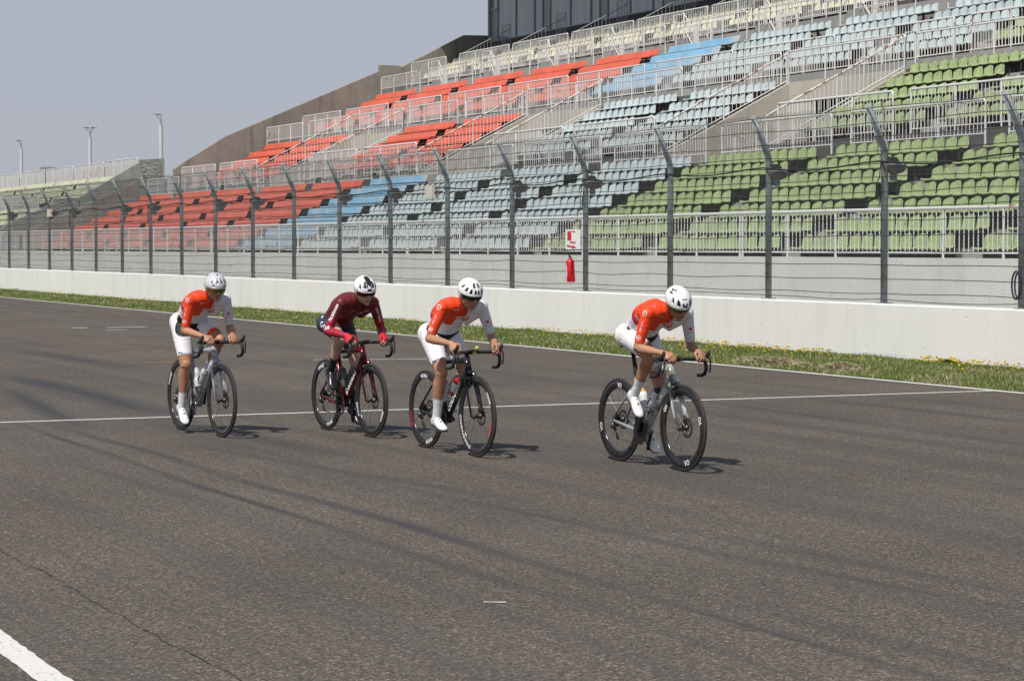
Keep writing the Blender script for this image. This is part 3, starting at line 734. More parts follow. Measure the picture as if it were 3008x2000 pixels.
def bench_mesh(L):
    back = [(-.004,.462),(.012,.50),(.032,.56),(.054,.63),(.070,.685),(.088,.712),(.112,.722),(.136,.712),(.142,.695),(.128,.700),(.110,.702),(.096,.692),(.082,.665),(.068,.62),(.046,.55),(.028,.49),(.010,.455)]
    pan = [(-.300,.350),(-.318,.372),(-.316,.402),(-.29,.420),(-.25,.416),(-.18,.400),(-.10,.398),(-.04,.412),(.0,.43),(.0,.415),(-.04,.397),(-.10,.383),(-.18,.385),(-.25,.400),(-.285,.402),(-.298,.392),(-.298,.372),(-.288,.356)]
    vs = []; fs = []
    for prof, LL, rnd in ((back, L, True), (pan, L+.10, False)):
        n = len(prof); xs = [-LL/2, -LL/2+.03, -LL/2+.08]+[-LL/2+LL*i/24 for i in range(1, 24)]+[LL/2-.08, LL/2-.03, LL/2]; o = len(vs)
        for i, x in enumerate(xs):
            e_ = min(i, len(xs)-1-i); dz = (.05, .016, 0)[e_] if (rnd and e_ < 3) else 0
            wv = 0.004*math.sin(x*9.0) if not rnd else .003*math.sin(x*3.1)
            vs += [(x, y, z-(dz*max(0, (z-.46)/.26))+wv) for y, z in prof]
        m_ = len(xs); fs += [(o+i*n+j, o+(i+1)*n+j, o+(i+1)*n+(j+1)%n, o+i*n+(j+1)%n) for i in range(m_-1) for j in range(n)]
        fs += [tuple(o+j for j in range(n)), tuple(o+(m_-1)*n+j for j in range(n-1, -1, -1))]
    return vs, fs
bv, bf = bench_mesh(5.80)

bench_me = {c: me_from(c+'_bench', bv, bf, M[c]) for c in ('red', 'blue')}
def colour(k):
    # blocks: index k counts aisles from the right (k=0,1 outside the frame)
    return 'green' if k <= 4 else 'greyblue' if k <= 7 else 'blue' if k == 8 else 'red'
beams = MB(); seats = []; nbench = {}
tiers = [('lowest', low_y, low_t), ('middle', mid_y, mid_t), ('upper', up_y, up_t), ('topmost', cr_y, cr_t)]
for tn, ys, ts in tiers:
    for i, (y, tz) in enumerate(zip(ys, ts)):
        for k in range(NB):
            x0, x1 = blk(k)
            if tn == 'middle' and k in VB: continue
            if not any(seen((xx, y, tz+.5), 30) for xx in (x0, (x0+x1)/2, x1)): continue
            c = colour(k) if tn != 'topmost' else 'cream'
            beams.box(x0+.03, x1-.03, y-.20, y-.12, tz+.33, tz+.375)
            xx = x0+.3
            while xx < x1: beams.box(xx-.02, xx+.02, y-.19, y-.12, tz, tz+.335); beams.bar((xx, y-.16, tz+.34), (xx, y+.10, tz+.12), .015, 4); xx += 0.97
            if c in ('red', 'blue'):
                me = bench_me[c]; o = bpy.data.objects.new('bench', me); C.objects.link(o)
                o.location = ((x0+x1)/2+random.uniform(-.01, .01), y, tz)
                tag(o, '%s bench, row %d from bottom, %s tier, %s group from the left' % ({'red': 'bright red', 'blue': 'patchy blue'}[c], i+1, tn, ordn(NB-k)), 'bench', '%s benches of the stand' % c)
            else:
                for q in range(12):
                    xq = x0+0.485*(q+0.5)+((x1-x0)-12*0.485)/2
                    if not seen((xq, y, tz+.5), 20): continue
                    # lowest row partly behind things still shows; all are kept
                    p = px((xq, y, tz+.55)); seats.append((p[2], c, tn, i, k, q, xq, y, tz))
sb(beams, 'seat_beams', M['rustbeam'])
seats.sort(key=lambda s: s[0])
rest = []; cnt = 0; SM = ['green', 'greyblue', 'cream']
for (d, c, tn, i, k, q, xq, y, tz) in seats:
    jit = (random.uniform(-.006, .006), random.uniform(-.008, .008))
    if cnt < 300 and c != 'cream':
        cnt += 1
        o = bpy.data.objects.new('stadium_seat', seat_me[c]); C.objects.link(o); o.location = (xq+jit[0], y+jit[1], tz); o.rotation_euler = (random.uniform(-.02, .02), 0, random.uniform(-.015, .015))
        side = {'green': 'weathered green', 'greyblue': 'faded grey-blue'}[c]
        tag(o, '%s seat %d in row %d, %s tier, block %d from right' % (side, q+1, i+1, tn, max(1, k-1)), 'seat', 'moulded seats of the stand')
    else: rest.append((xq+jit[0], y+jit[1], tz, SM.index(c)))
sva = np.array(sv_); nq = len(sva)
quad = np.array([f for f in sf_ if len(f) == 4])
V = np.concatenate([sva+np.array(p[:3]) for p in rest]); Fq = np.concatenate([quad+nq*i for i in range(len(rest))])
o = npmesh('far_stadium_seats', V, Fq, [M[c] for c in SM]); tag(o, kind='stuff')
o.data.polygons.foreach_set('material_index', np.repeat([p[3] for p in rest], len(quad)).astype(np.int32)); o.data.polygons.foreach_set('use_smooth', [True]*len(o.data.polygons))
print('seats', cnt, len(rest))

# concrete aisle steps (half steps in every aisle, one stepped flight per tier)
for k in range(1, NB):
    x = A[k]
    for ys, ts, dh in ((low_y, low_t, .395), (mid_y, mid_t, .443), (up_y, up_t, .44)):
        if ys is mid_y and k in (5, 6, 8, 9, 11, 12): continue
        P1 = [(ys[0]-.70, ts[0]+.003)]
        for y, tz in zip(ys, ts):
            P1 += [(y-.18, tz+.003), (y-.18, tz+dh*.5), (y+.117, tz+dh*.5)]
            if tz != ts[-1]: P1 += [(y+.117, tz+dh+.003)]
        P1 += [(ys[-1]+.117, ts[-1]-.3), (ys[0]-.70, ts[0]-.3)]
        st = MB(); st.prism_x(P1, x-.36, x+.36); sb(st, 'aisle_steps', M['concgrey'])

# ------------------------------------------------------------------ glass-fronted building on top
bd = empty('control_building', (-95, 53, 12.4), 'dark glass-fronted building along the top of the grandstand', 'building')
def bb(mb, name, mat, parent=None):
    o = mb.build(name, mat, parent or bd); 
    if parent is None: o.matrix_parent_inverse = Matrix.Translation((95, -53, -12.4))
    return o
M['frame'] = pmat('grey_window_frame', (0.34, 0.37, 0.39), rough=0.45)
M['plinth'] = pmat('dark_brown_plinth', (0.085, 0.065, 0.06), (0.05, 0.042, 0.04), 0.8, kind='World')
M['roof'] = pmat('grey_roof', (0.30, 0.30, 0.30), rough=0.8)
m, nt, b = base_mat('tinted_glass', 0.06); 
v = mapping(nt, (1, 1, .02), kind='World'); f = noise(nt, 3.2, 3, .6, v)
nt.links.new(ramp(nt, f, [(0.45, (0.22, 0.285, 0.285)), (0.65, (0.34, 0.39, 0.375))]), b.inputs['Base Color'])
b.inputs['Specular IOR Level'].default_value = 0.9; b.inputs['Coat Weight'].default_value = 0.3; M['glass'] = m
XB0, XB1 = -119.1, -40
t = MB(); t.box(XB0, XB1, 53.05, 53.2, 12.3, 13.22); bb(t, 'plinth', M['plinth'])
t = MB(); t.box(XB0, XB1, 53.3, 60, 12.3, 20.2); bb(t, 'wall', M['plinth'])
t = MB(); t.box(XB0-3.0, XB1+5, 46.9, 61, 18.9, 19.5); bb(t, 'roof', M['roof'])
k = 0; x = XB0
mull = MB()
for k in range(14, 1, -1):
    xa = A[k]+0.35 if k < 14 else XB0+0.12
    if xa > XB1: break
    # bay: narrow light, door, three wide panes
    cuts = [xa, xa+0.9, xa+3.35, xa+5.75, xa+6.765-0.95+0.0]
    x_end = xa+6.765
    # door
    dr = MB(); dr.box(cuts[0]+.08, cuts[1]-.08, 53.22, 53.26, 12.45, 15.0); do = bb(dr, 'door', M['frame'])
    dg_ = MB(); dg_.box(cuts[0]+.2, cuts[1]-.2, 53.205, 53.218, 12.75, 14.8); o = dg_.build('door_glass', M['glass'], do); o.matrix_parent_inverse = Matrix.Translation((95, -53, -12.4))
    tp = MB(); tp.box(cuts[0]+.08, cuts[1]-.08, 53.22, 53.26, 15.1, 18.9); bb(tp, 'transom_pane', M['glass'])
    for a_, b2 in ((cuts[1], cuts[2]), (cuts[2], cuts[3]), (cuts[3], x_end)):
        wn = MB(); wn.box(a_+.05, b2-.05, 53.22, 53.26, 13.25, 18.9); bb(wn, 'window', M['glass'])
    for c_ in cuts[:4]: mull.box(c_-.045, c_+.045, 53.16, 53.30, 13.2 if c_ != cuts[0] and c_ != cuts[1] else 12.4, 18.9)
    mull.box(cuts[0], cuts[1], 53.12, 53.3, 15.0, 15.1)
    mull.box(cuts[1], x_end, 53.08, 53.3, 13.2, 13.27)
mull.box(XB0-.02, XB0+.12, 53.05, 53.3, 12.3, 18.9)
bb(mull, 'window_frames', M['frame'])
t = MB(); t.box(XB0-0.02, XB0+0.0, 53.31, 60, 12.3, 18.9); 

# ------------------------------------------------------------------ second stand further along (left)
X2 = -139.0
s2 = empty('far_grandstand', (-170, 30, 0), 'second smaller concrete grandstand with pale green benches at the far left', 'grandstand')
inv2 = Matrix.Translation((170, -30, 0))
def s2b(mb, name, mat):
    o = mb.build(name, mat, s2); o.matrix_parent_inverse = inv2; return o
t = MB()
t.prism_x([(29.0, -.1), (29.0, 2.5), (33.2, 4.50), (34.6, 4.55), (34.6, 4.75), (38.3, 6.92), (39.9, 7.2), (39.9, -.1)], X2-.4, X2)
s2b(t, 'end_wall', M['concgrey'])
t = MB()
t.prism_x([(32.9, 3.2), (32.9, 4.66), (34.5, 4.70), (34.5, 3.2)], X2, X2+.06); s2b(t, 'pier', M['concgrey'])
t = MB(); t.prism_x([(38.3, 5.5), (38.3, 7.08), (39.9, 7.2), (39.9, 5.5)], X2, X2+.06); s2b(t, 'pier', M['concgrey'])
# rough cast relief panels
m, nt, b = base_mat('rough_relief_panel', 0.9)
v = mapping(nt, (1, 1.6, 5.5), kind='World'); f = noise(nt, 1.9, 3, .6, v, 0.6)
nt.links.new(ramp(nt, f, [(0.4, (0.20, 0.20, 0.18)), (0.6, (0.46, 0.45, 0.42))]), b.inputs['Base Color']); bump(nt, b, f, 1.0, 0.12); M['relief'] = m
t = MB(); t.box(X2+.06, X2+.075, 38.52, 39.7, 5.75, 6.92); s2b(t, 'relief_panel', M['relief'])
t = MB(); t.box(X2+.06, X2+.075, 33.1, 34.3, 3.35, 4.5); s2b(t, 'relief_panel', M['relief'])
t = MB()
yy = [29.6+.87*i for i in range(4)]; zz_ = [2.2+.40*i for i in range(4)]
yu = [34.9+.8*i for i in range(4)]; zu = [4.15+.42*i for i in range(4)]
pts = [(28.8, -.1)]
pts += [(28.8, zz_[0])]
for i in range(4): pts += [(yy[i]+.12, zz_[i]), (yy[i]+.12, (zz_+[3.85])[i+1])]
pts += [(34.3, 3.85), (34.3, zu[0])]
for i in range(4): pts += [(yu[i]+.12, zu[i]), (yu[i]+.12, (zu+[5.9])[i+1])]
pts += [(40.3, 5.9), (40.3, -.1)]
t.prism_x(pts, -240, X2-.4); s2b(t, 'tiers', M['deck'])
t = MB(); t.box(-240, X2-.4, 39.2, 39.4, 5.9, 7.0); s2b(t, 'rear_wall', M['concgrey'])
bv2, bf2 = bench_mesh(8.2); lime_me = me_from('pale_green_bench', bv2, bf2, M['lime'])
n_ = 0
for i in range(8):
    y, z = (yy+yu)[i], (zz_+zu)[i]
    for q in range(6):
        xx = X2-4.8-8.9*q-(0 if i % 2 else 0)
        if not (seen((xx+4, y, z+.5)) or seen((xx-4, y, z+.5))): continue
        o = bpy.data.objects.new('bench', lime_me); C.objects.link(o); o.location = (xx, y, z)
        tag(o, 'pale green bench of the far stand, row %d from bottom, %s from the right' % (i+1, ordn(q+1)), 'bench', 'pale green benches of the far stand')
M['meshwhite'] = pmat('white_mesh_panel', (0.62, 0.62, 0.60), rough=0.6)
for q in range(6):
    x1 = X2-1.0-8.35*q; x0 = x1-7.7
    if not (seen((x1, 38.5, 7)) or seen((x0, 38.5, 7))): continue
    railing(38.5, 5.9, 7.25, 6.0, x0, x1, 'white railing along the top of the far stand, %s from the right' % ordn(q+1), 'railings on top of the far stand', bar=0.11)
railing(33.9, 3.85, 4.95, 4.0, -175, X2-8, 'long white railing halfway up the far stand', None, bar=0.13)
# panelled pier of a third block at far left edge
t = MB(); t.box(-167.0, -166.2, 38.6, 40.0, 4.5, 7.5); tag(t.build('concrete_pier', M['concgrey']), 'grey concrete pier rising behind the far stand at the left edge', 'pier')

# lamp posts
for i, (x, y, h_, arms) in enumerate([(-224.0, 50, 12.1, (-1,)), (-197.2, 50, 12.1, (-1, 1)), (-175.0, 50, 12.1, (-1,))]):
    e = empty('lamp_post', (x, y, 0), ('shortest-looking white lamp post with one arm, far left', 'white lamp post with two arms, between the two single-arm ones', 'tallest-looking white lamp post with one arm, nearest the stand')[i], 'lamp post', 'tall lamp posts behind the stands')
    p = MB(); p.tube([(0,0,0), (0,0,h_-.9)], [.20, .15], 10); p.build('pole', M['poleW'], e)
    p = MB(); d = Vector((0.43, 0.90, 0))
    for sgn in arms:
        q = d*sgn
        p.tube([(0,0,h_-.55), (q.x*.35, q.y*.35, h_-.1)], .05, 6); p.tube([(0,0,h_-.1), (q.x*.42, q.y*.42, h_-.03)], .06, 6)
    p.tube([(0,0,h_-.9), (0,0,h_-.5), (0,0,h_-.03)], [.07,.07,.03], 6)
    p.build('arm', M['greyrail'], e)
    for sgn in arms:
        q = d*sgn; p = MB(); c_ = Vector((q.x*.36, q.y*.36, h_-.03)); p.tube([c_-q*.25, c_+q*.25], [.09, .08], 8, flat=(1, .5)); p.build('lamp_head', M['greyrail'], e)
# small bare tree seen between the stands
M['twig'] = pmat('bare_twig', (0.23, 0.20, 0.17), rough=0.9)
tr = empty('bare_tree', (-196, 62, 0), 'small bare tree showing between the two stands', 'tree')
p = MB(); q_ = MB()
def branch(a, d, L, r, lev, mb):
    b_ = a+d*L; mb.tube([a, a+d*L*.5+Vector((random.uniform(-.05,.05),)*3)*L, b_], [r, r*.8, r*.6], 5, cap=False)
    if lev == 0: return
    for i in range(4):
        nd = (d+Vector((random.uniform(-.8,.8), random.uniform(-.8,.8), random.uniform(-.1,.7)))).normalized()
        branch(a+d*L*random.uniform(.5, 1), nd, L*random.uniform(.55,.8), r*.55, lev-1, q_)
branch(Vector((0,0,0)), Vector((0,0,1)), 3.2, .16, 5, p)
p.build('trunk', M['twig'], tr); q_.build('crown', M['twig'], tr); tr.scale = (1.0, 1.0, 1.05)
# distant low hills
hv = MB(); pts = []
n = 60
for i in range(n+1):
    a = R(120+60*i/n); r_ = 1900; pts.append((r_*math.cos(a), r_*math.sin(a), 26+22*mnoise.noise((i*.13, 2, 0))+8*mnoise.noise((i*.5, 7, 0))))
vs = [(x, y, -5) for x, y, z in pts]+[(x*1.0, y*1.0, z) for x, y, z in pts]+[(x*1.15, y*1.15, -5) for x, y, z in pts]
hv.add(vs, [(i, i+1, n+2+i, n+1+i) for i in range(n)]+[(n+1+i, n+2+i, 2*(n+1)+i+1, 2*(n+1)+i) for i in range(n)])
M['hill'] = pmat('hazy_wooded_hill', (0.18, 0.22, 0.24), (0.15, 0.19, 0.21), 1.0, scale=.02, kind='World')
tag(hv.build('hills', M['hill']), kind='structure')
# ------------------------------------------------------------------ bicycles (local frame: +x forward, +y left, z up, origin under the bottom bracket)
M['carbon'] = pmat('gloss_black_carbon', (0.014, 0.014, 0.016), (0.024, 0.024, 0.026), 0.22, 0, 30)
M['tyre'] = pmat('black_tyre_rubber', (0.020, 0.020, 0.020), (0.034, 0.032, 0.030), 0.75, 0, 30)
M['steel'] = pmat('polished_steel', (0.42, 0.42, 0.42), rough=0.3, metal=1.0)
M['drivetrain'] = pmat('dark_drivetrain_metal', (0.05, 0.05, 0.052), (0.09, 0.09, 0.09), 0.35, 0.7, 30)
M['decalW'] = pmat('white_decal', (0.80, 0.80, 0.80), rough=0.4)
M['decalR'] = pmat('red_decal', (0.62, 0.03, 0.02), rough=0.4)
M['bottle_clear'] = pmat('translucent_bottle_plastic', (0.62, 0.64, 0.66), (0.50, 0.52, 0.54), 0.25)
M['bottle_dark'] = pmat('smoky_bottle_plastic', (0.12, 0.115, 0.11), (0.07, 0.07, 0.07), 0.25)
M['frame_silver'] = pmat('silver_frame_paint', (0.46, 0.48, 0.50), (0.36, 0.39, 0.42), 0.25, 0.35, 4)
M['frame_silverdark'] = pmat('slate_frame_paint', (0.15, 0.17, 0.185), (0.22, 0.24, 0.26), 0.28, 0.3, 3)
M['frame_maroon'] = pmat('maroon_frame_paint', (0.16, 0.012, 0.018), (0.05, 0.006, 0.01), 0.18, 0.35, 5)
M['frame_black'] = pmat('black_frame_paint', (0.016, 0.016, 0.018), rough=0.2)
M['frame_camo'] = pmat('grey_green_camouflage_paint', (0.48, 0.50, 0.50), (0.19, 0.21, 0.17), 0.3, 0.15, 7, 0.47, 0.53, detail=1)
AXF, AXR, WR = Vector((.585, 0, .34)), Vector((-.405, 0, .34)), .34
def arc_text(mb, txt, size, r, y, a0, sx=1.0, mi=0, bold=.002, flip=False):
    """text bent along a circle of radius r in the plane y=const, centred at angle a0 (from +x towards +z); reads from the -y side"""
    vs, fs = text_data(txt, size, bold, sx)
    out = []
    for (u, v) in vs:
        if flip: a = a0+u/r; rr = r-v
        else: a = a0-u/r; rr = r+v
        out.append((rr*math.cos(a), y, rr*math.sin(a)))
    mb.add(out, fs, mi)
def wheel(parent, c, rear, texts, rimdepth=.055):
    ri = .318-rimdepth
    h = MB(); prof = [(ri,-.003),(ri+.012,-.010),(ri+.03,-.0135),(.318,-.0125),(.320,-.006),(.320,.006),(.318,.0125),(ri+.03,.0135),(ri+.012,.010),(ri,.003)]
    h.lathe(prof, 72, axis='Y', closed=True)
    o = h.build('wheel', M['carbon'], parent, True); o.location = c
    h = MB(); pr = [(.3265+.0138*math.cos(a), .0138*math.sin(a)) for a in np.linspace(0, 2*math.pi, 13)[:-1]]
    h.lathe(pr, 72, axis='Y', closed=True); h.build('tyre', M['tyre'], o, True)
    h = MB(); n = 24
    for i in range(n):
        a = 2*math.pi*i/n; b_ = a+(.42 if i % 4 < 2 else -.42); sd_ = .028 if i % 2 else -.028
        h.bar((.020*math.cos(b_), sd_, .020*math.sin(b_)), (ri*math.cos(a), 0, ri*math.sin(a)), .0011, 4)
    h.build('spokes', M['steel'] if False else M['drivetrain'], o)
    h = MB(); h.lathe([(.001,-.052),(.012,-.050),(.014,-.036),(.026,-.034),(.026,-.026),(.014,-.022),(.014,.022),(.026,.026),(.026,.034),(.012,.036),(.012,.050),(.001,.052)], 20, axis='Y'); h.build('hub', M['drivetrain'], o, True)
    h = MB(); h.lathe([(.060,.036),(.080,.036),(.080,.0385),(.060,.0385)], 40, axis='Y', closed=True)
    for i in range(6):
        a = i*math.pi/3; h.bar((.018*math.cos(a), .037, .018*math.sin(a)), (.064*math.cos(a+.5), .037, .064*math.sin(a+.5)), .004, 4)
    h.build('disc_rotor', M['drivetrain'], o, True)
    if rear:
        h = MB()
        for i, r_ in enumerate((.058,.052,.046,.040,.034,.028)):
            y = -.022-.0045*i
            h.lathe([(r_*.55, y-.001),(r_, y-.001),(r_, y+.001),(r_*.55, y+.001)], 24, axis='Y', closed=True)
        h.build('cassette', M['drivetrain'], o)
    if texts:
        mats = [M['decalW'], M['decalR']]
        for (tx, sz, ang, sx, mi, fl) in texts:
            h = MB(); arc_text(h, tx, sz, ri+rimdepth*.42, -.0150, R(ang), sx, 0, .0022, fl); h.build('rim_lettering', mats[mi], o)
    return o
def bicycle(name_label, loc, yaw, K):
    root = empty('bicycle', loc, name_label, 'bicycle', 'racing bicycles'); root.rotation_euler = (0, 0, yaw)
    P = lambda *a: Vector(a)
    HB, HT = P(.432,0,.695), P(.393,0,.825)
    # frame
    f = MB()
    f.tube([HB, HT+P(-.003,0,.008)], [.027,.023], 14, flat=(.85,1.15))
    f.tube([P(.422,0,.735), P(.30,0,.605), P(.02,0,.285)], [.034,.033,.032], 14, flat=(.72,1.15))
    f.tube([P(.400,0,.800), P(.20,0,.787), P(-.148,0,.755)], [.026,.019,.015], 12, flat=(.8,1.1))
    f.tube([P(0,0,.27), P(-.075,0,.50), P(-.155,0,.785)], [.026,.020,.020], 12, flat=(.7,1.25))
    f.lathe([(.001,-.040),(.026,-.040),(.026,.040),(.001,.040)], 18, origin=(0,0,.27), axis='Y')
    fr = f.build('frame', [M[K['frame']]], root, True)
    g = MB()
    for s in (-1, 1):
        g.tube([P(-.118,s*.012,.635), P(-.16,s*.036,.60), P(-.405,s*.066,.345)], [.011,.009,.009], 8)
        g.tube([P(-.02,s*.030,.272), P(-.12,s*.042,.285), P(-.405,s*.064,.338)], [.016,.014,.010], 8, flat=(.7,1.2))
    g.build('stays', M[K.get('stays', K['frame'])], root, True)
    # fork
    g = MB()
    g.tube([P(.40,0,.80), HB, P(.447,0,.676)], [.018,.026,.026], 10)
    for s in (-1, 1):
        g.tube([P(.436,s*.018,.700), P(.452,s*.043,.655), P(.515,s*.050,.49), P(.585,s*.055,.335)], [.022,.021,.016,.010], 10, flat=(.6,1.3))
    fk = g.build('fork', M[K['fork']], root, True)
    g = MB(); g.tube([P(.562,.050,.37), P(.535,.045,.43)], [.018,.016], 8); g.build('brake_caliper', M['drivetrain'], root, True)
    wheel(root, AXF, False, K.get('wtf'), K.get('rim', .055)); wheel(root, AXR, True, K.get('wtr'), K.get('rim', .055))
    # seat post and saddle
    g = MB(); g.tube([P(-.150,0,.765), P(-.196,0,.925)], .0145, 10, flat=(.75,1.35)); g.build('seat_post', M['carbon'], root, True)
    g = MB(); sx = -.205
    g.tube([P(sx-.115,0,.945), P(sx-.09,0,.951), P(sx-.02,0,.948), P(sx+.06,0,.947), P(sx+.13,0,.948), P(sx+.148,0,.944)], [.05,.066,.055,.030,.020,.010], 14, flat=(1,.27), up=(0,0,1))
    g.bar(P(sx-.05,-.02,.925), P(sx+.08,-.02,.928), .004, 5); g.bar(P(sx-.05,.02,.925), P(sx+.08,.02,.928), .004, 5)
    g.build('saddle', M['black'], root, True)
    # cockpit
    g = MB(); g.tube([P(.386,0,.838), P(.390,0,.862), P(.44,0,.868), P(.492,0,.872)], [.019,.020,.018,.019], 10)
    g.build('stem', M[K.get('stem', 'carbon')], root, True)
    g = MB()
    for s in (-1, 1):
        g.tube([P(.492,0,.872), P(.492,s*.06,.872), P(.486,s*.17,.870), P(.500,s*.198,.868), P(.555,s*.205,.864), P(.582,s*.209,.838), P(.583,s*.213,.795), P(.556,s*.216,.756), P(.510,s*.218,.742), P(.455,s*.218,.740)],
               [.0165,.0155,.015,.015,.016,.0155,.015,.015,.015,.015], 10)
    hb = g.build('handlebar', M[K.get('tape', 'black')], root, True)
    for s in (-1, 1):
        g = MB(); g.tube([P(.535,s*.204,.872), P(.575,s*.205,.888), P(.615,s*.205,.902), P(.632,s*.205,.930), P(.634,s*.205,.943)], [.016,.019,.018,.017,.010], 10, flat=(.8,1.1)); g.build('brake_hood', M['black'], hb, True)
        g = MB(); g.tube([P(.628,s*.205,.912), P(.648,s*.208,.870), P(.648,s*.212,.815), P(.628,s*.214,.770)], [.011,.009,.008,.006], 8, flat=(1.2,.6)); g.build('brake_lever', M['carbon'], hb, True)
    g = MB(); g.tube([P(.50,-.02,.885), P(.56,-.02,.889)], [.028,.026], 8, flat=(1,.35), up=(0,0,1)); g.build('bike_computer', M['black'], hb)
    if K.get('light'):
        g = MB(); g.tube([P(.50,.03,.895), P(.52,.03,.915)], .012, 8); g.tube([P(.53,-.005,.87), P(.55,-.005,.86)], .012, 8); g.build('yellow_clip', M['hivis'], hb)
    # drivetrain
    ca = K['crank']                      # right crank direction (angle from +x towards +z)
    cd = P(math.cos(ca), 0, math.sin(ca))*.1725
    g = MB(); 
    rr = K.get('ring', .098)
    if K.get('solid'): g.lathe([(.001,-.052),(rr,-.050),(rr+.006,-.046),(rr,-.044),(.001,-.044)], 44, axis='Y', origin=(0,0,.27))
    else:
        g.lathe([(rr-.018,-.049),(rr+.005,-.048),(rr+.005,-.045),(rr-.018,-.044)], 44, axis='Y', closed=True, origin=(0,0,.27))
        for i in range(4):
            a = ca+.78+i*math.pi/2; g.tube([P(0,-.048,.27), P((rr-.01)*math.cos(a),-.048,.27+(rr-.01)*math.sin(a))], [.016,.008], 6, flat=(1,.4))
    g.build('chainring', M['carbon'], root)
    for s, nm in ((-1, 'crank_arm'), (1, 'crank_arm')):
        d = cd if s < 0 else -cd; b0 = P(0, s*.062, .27)
        g = MB(); g.tube([b0, b0+d*.5+P(0,s*.006,0), b0+d+P(0,s*.010,0)], [.019,.013,.012], 8); g.build('crank_arm', M['carbon'], root, True)
        pc = b0+d+P(0, s*.05, 0)
        g = MB(); g.tube([pc+P(-.035,0,-.003), pc+P(.035,0,.003)], [.020,.024], 8, flat=(1.5,.4), up=(0,0,1)); g.bar(pc+P(0,-s*.045,0), pc, .006, 6); g.build('pedal', M['black'], root, True)
    g = MB(); cp = []
    rc = .046; c0, c1 = P(0,-.046,.27), P(-.405,-.040,.34)
    top = [P(0,-.046,.27+rr), P(-.405,-.040,.34+rc)]; g.bar(top[0], top[1], .0035, 5)
    dj, dt = P(-.385,-.048,.265), P(-.355,-.048,.205)
    g.bar(P(0,-.046,.27-rr), dt+P(0,0,-.02), .0035, 5); g.bar(P(-.40,-.044,.34-rc), dj, .0035, 5)
    g.build('chain', M['drivetrain'], root)
    g = MB(); g.tube([P(-.405,-.062,.325), P(-.40,-.068,.285), dj], [.014,.019,.014], 8); g.tube([dj, dt], [.013,.011], 8, flat=(.5,1.4))
    g.lathe([(.001,-.052),(.020,-.052),(.020,-.044),(.001,-.044)], 14, axis='Y', origin=(dj.x,0,dj.z)); g.lathe([(.001,-.052),(.020,-.052),(.020,-.044),(.001,-.044)], 14, axis='Y', origin=(dt.x,0,dt.z))
    g.build('rear_derailleur', M['drivetrain'], root, True)
    if K.get('frame_text'):
        a, b_ = P(.325,-.0265,.628), P(.075,-.0265,.342); d = (b_-a).normalized(); up = P(-d.z,0,d.x)*-1
        vs, fs = text_data(K['frame_text'], .055, .002, 1.25)
        mid = (a+b_)/2; g = MB(); dd = -d; uu = Vector((-dd.z, 0, dd.x))
        g.add([mid+dd*u+uu*v for u, v in vs], fs); g.build('frame_lettering', M[K.get('ft_mat', 'decalW')], root)
    # cages
    dtd = (P(.42,0,.735)-P(.02,0,.285)).normalized(); std = (P(-.155,0,.785)-P(0,0,.27)).normalized()
    spots = [(P(.115,0,.465)+P(-.028,0,.018), dtd, 'down'), (P(-.005,0,.43)+P(.018,0,.0), std, 'seat')]
    for (c_, d, w_), bt in zip(spots, K['bottles']):
        g = MB(); 
        for s in (-1, 1): g.tube([c_-d*.02+P(0,s*.02,0), c_+d*.04+P(0,s*.041,0), c_+d*.09+P(0,s*.039,0)], .005, 6)
        g.build('bottle_cage', M['black'], root, True)
        e = bpy.data.objects.new('water_bottle', None); C.objects.link(e); mw = Matrix.Translation(loc) @ Matrix.Rotation(yaw, 4, 'Z')
        e.matrix_world = mw @ Matrix.Translation(c_) @ d.to_track_quat('Z', 'Y').to_matrix().to_4x4()
        tag(e, bt[1], 'bottle', 'water bottles on the bicycles')
        g = MB(); g.lathe([(.001,0),(.033,0),(.036,.006),(.036,.085),(.031,.098),(.036,.112),(.036,.150),(.028,.168),(.001,.168)], 18); g.build('flask', M[bt[0]], e, True)
        g = MB(); g.lathe([(.029,.160),(.031,.164),(.031,.176),(.014,.188),(.011,.192),(.011,.206),(.001,.208)], 16); g.build('cap', M[bt[2]], e, True)
        if len(bt) > 3:
            g = MB(); g.add([(.0368*math.sin(a), -.0368*math.cos(a), z) for z in (.03,.075) for a in np.linspace(-1.2,1.2,8)], [(j,j+1,j+9,j+8) for j in range(7)]); g.build('print', M[bt[3]], e)
    return root
M['hivis'] = pmat('fluorescent_yellow_plastic', (0.60, 0.85, 0.05), rough=0.4)
M['gold'] = pmat('orange_yellow_plastic', (0.75, 0.42, 0.06), rough=0.4)
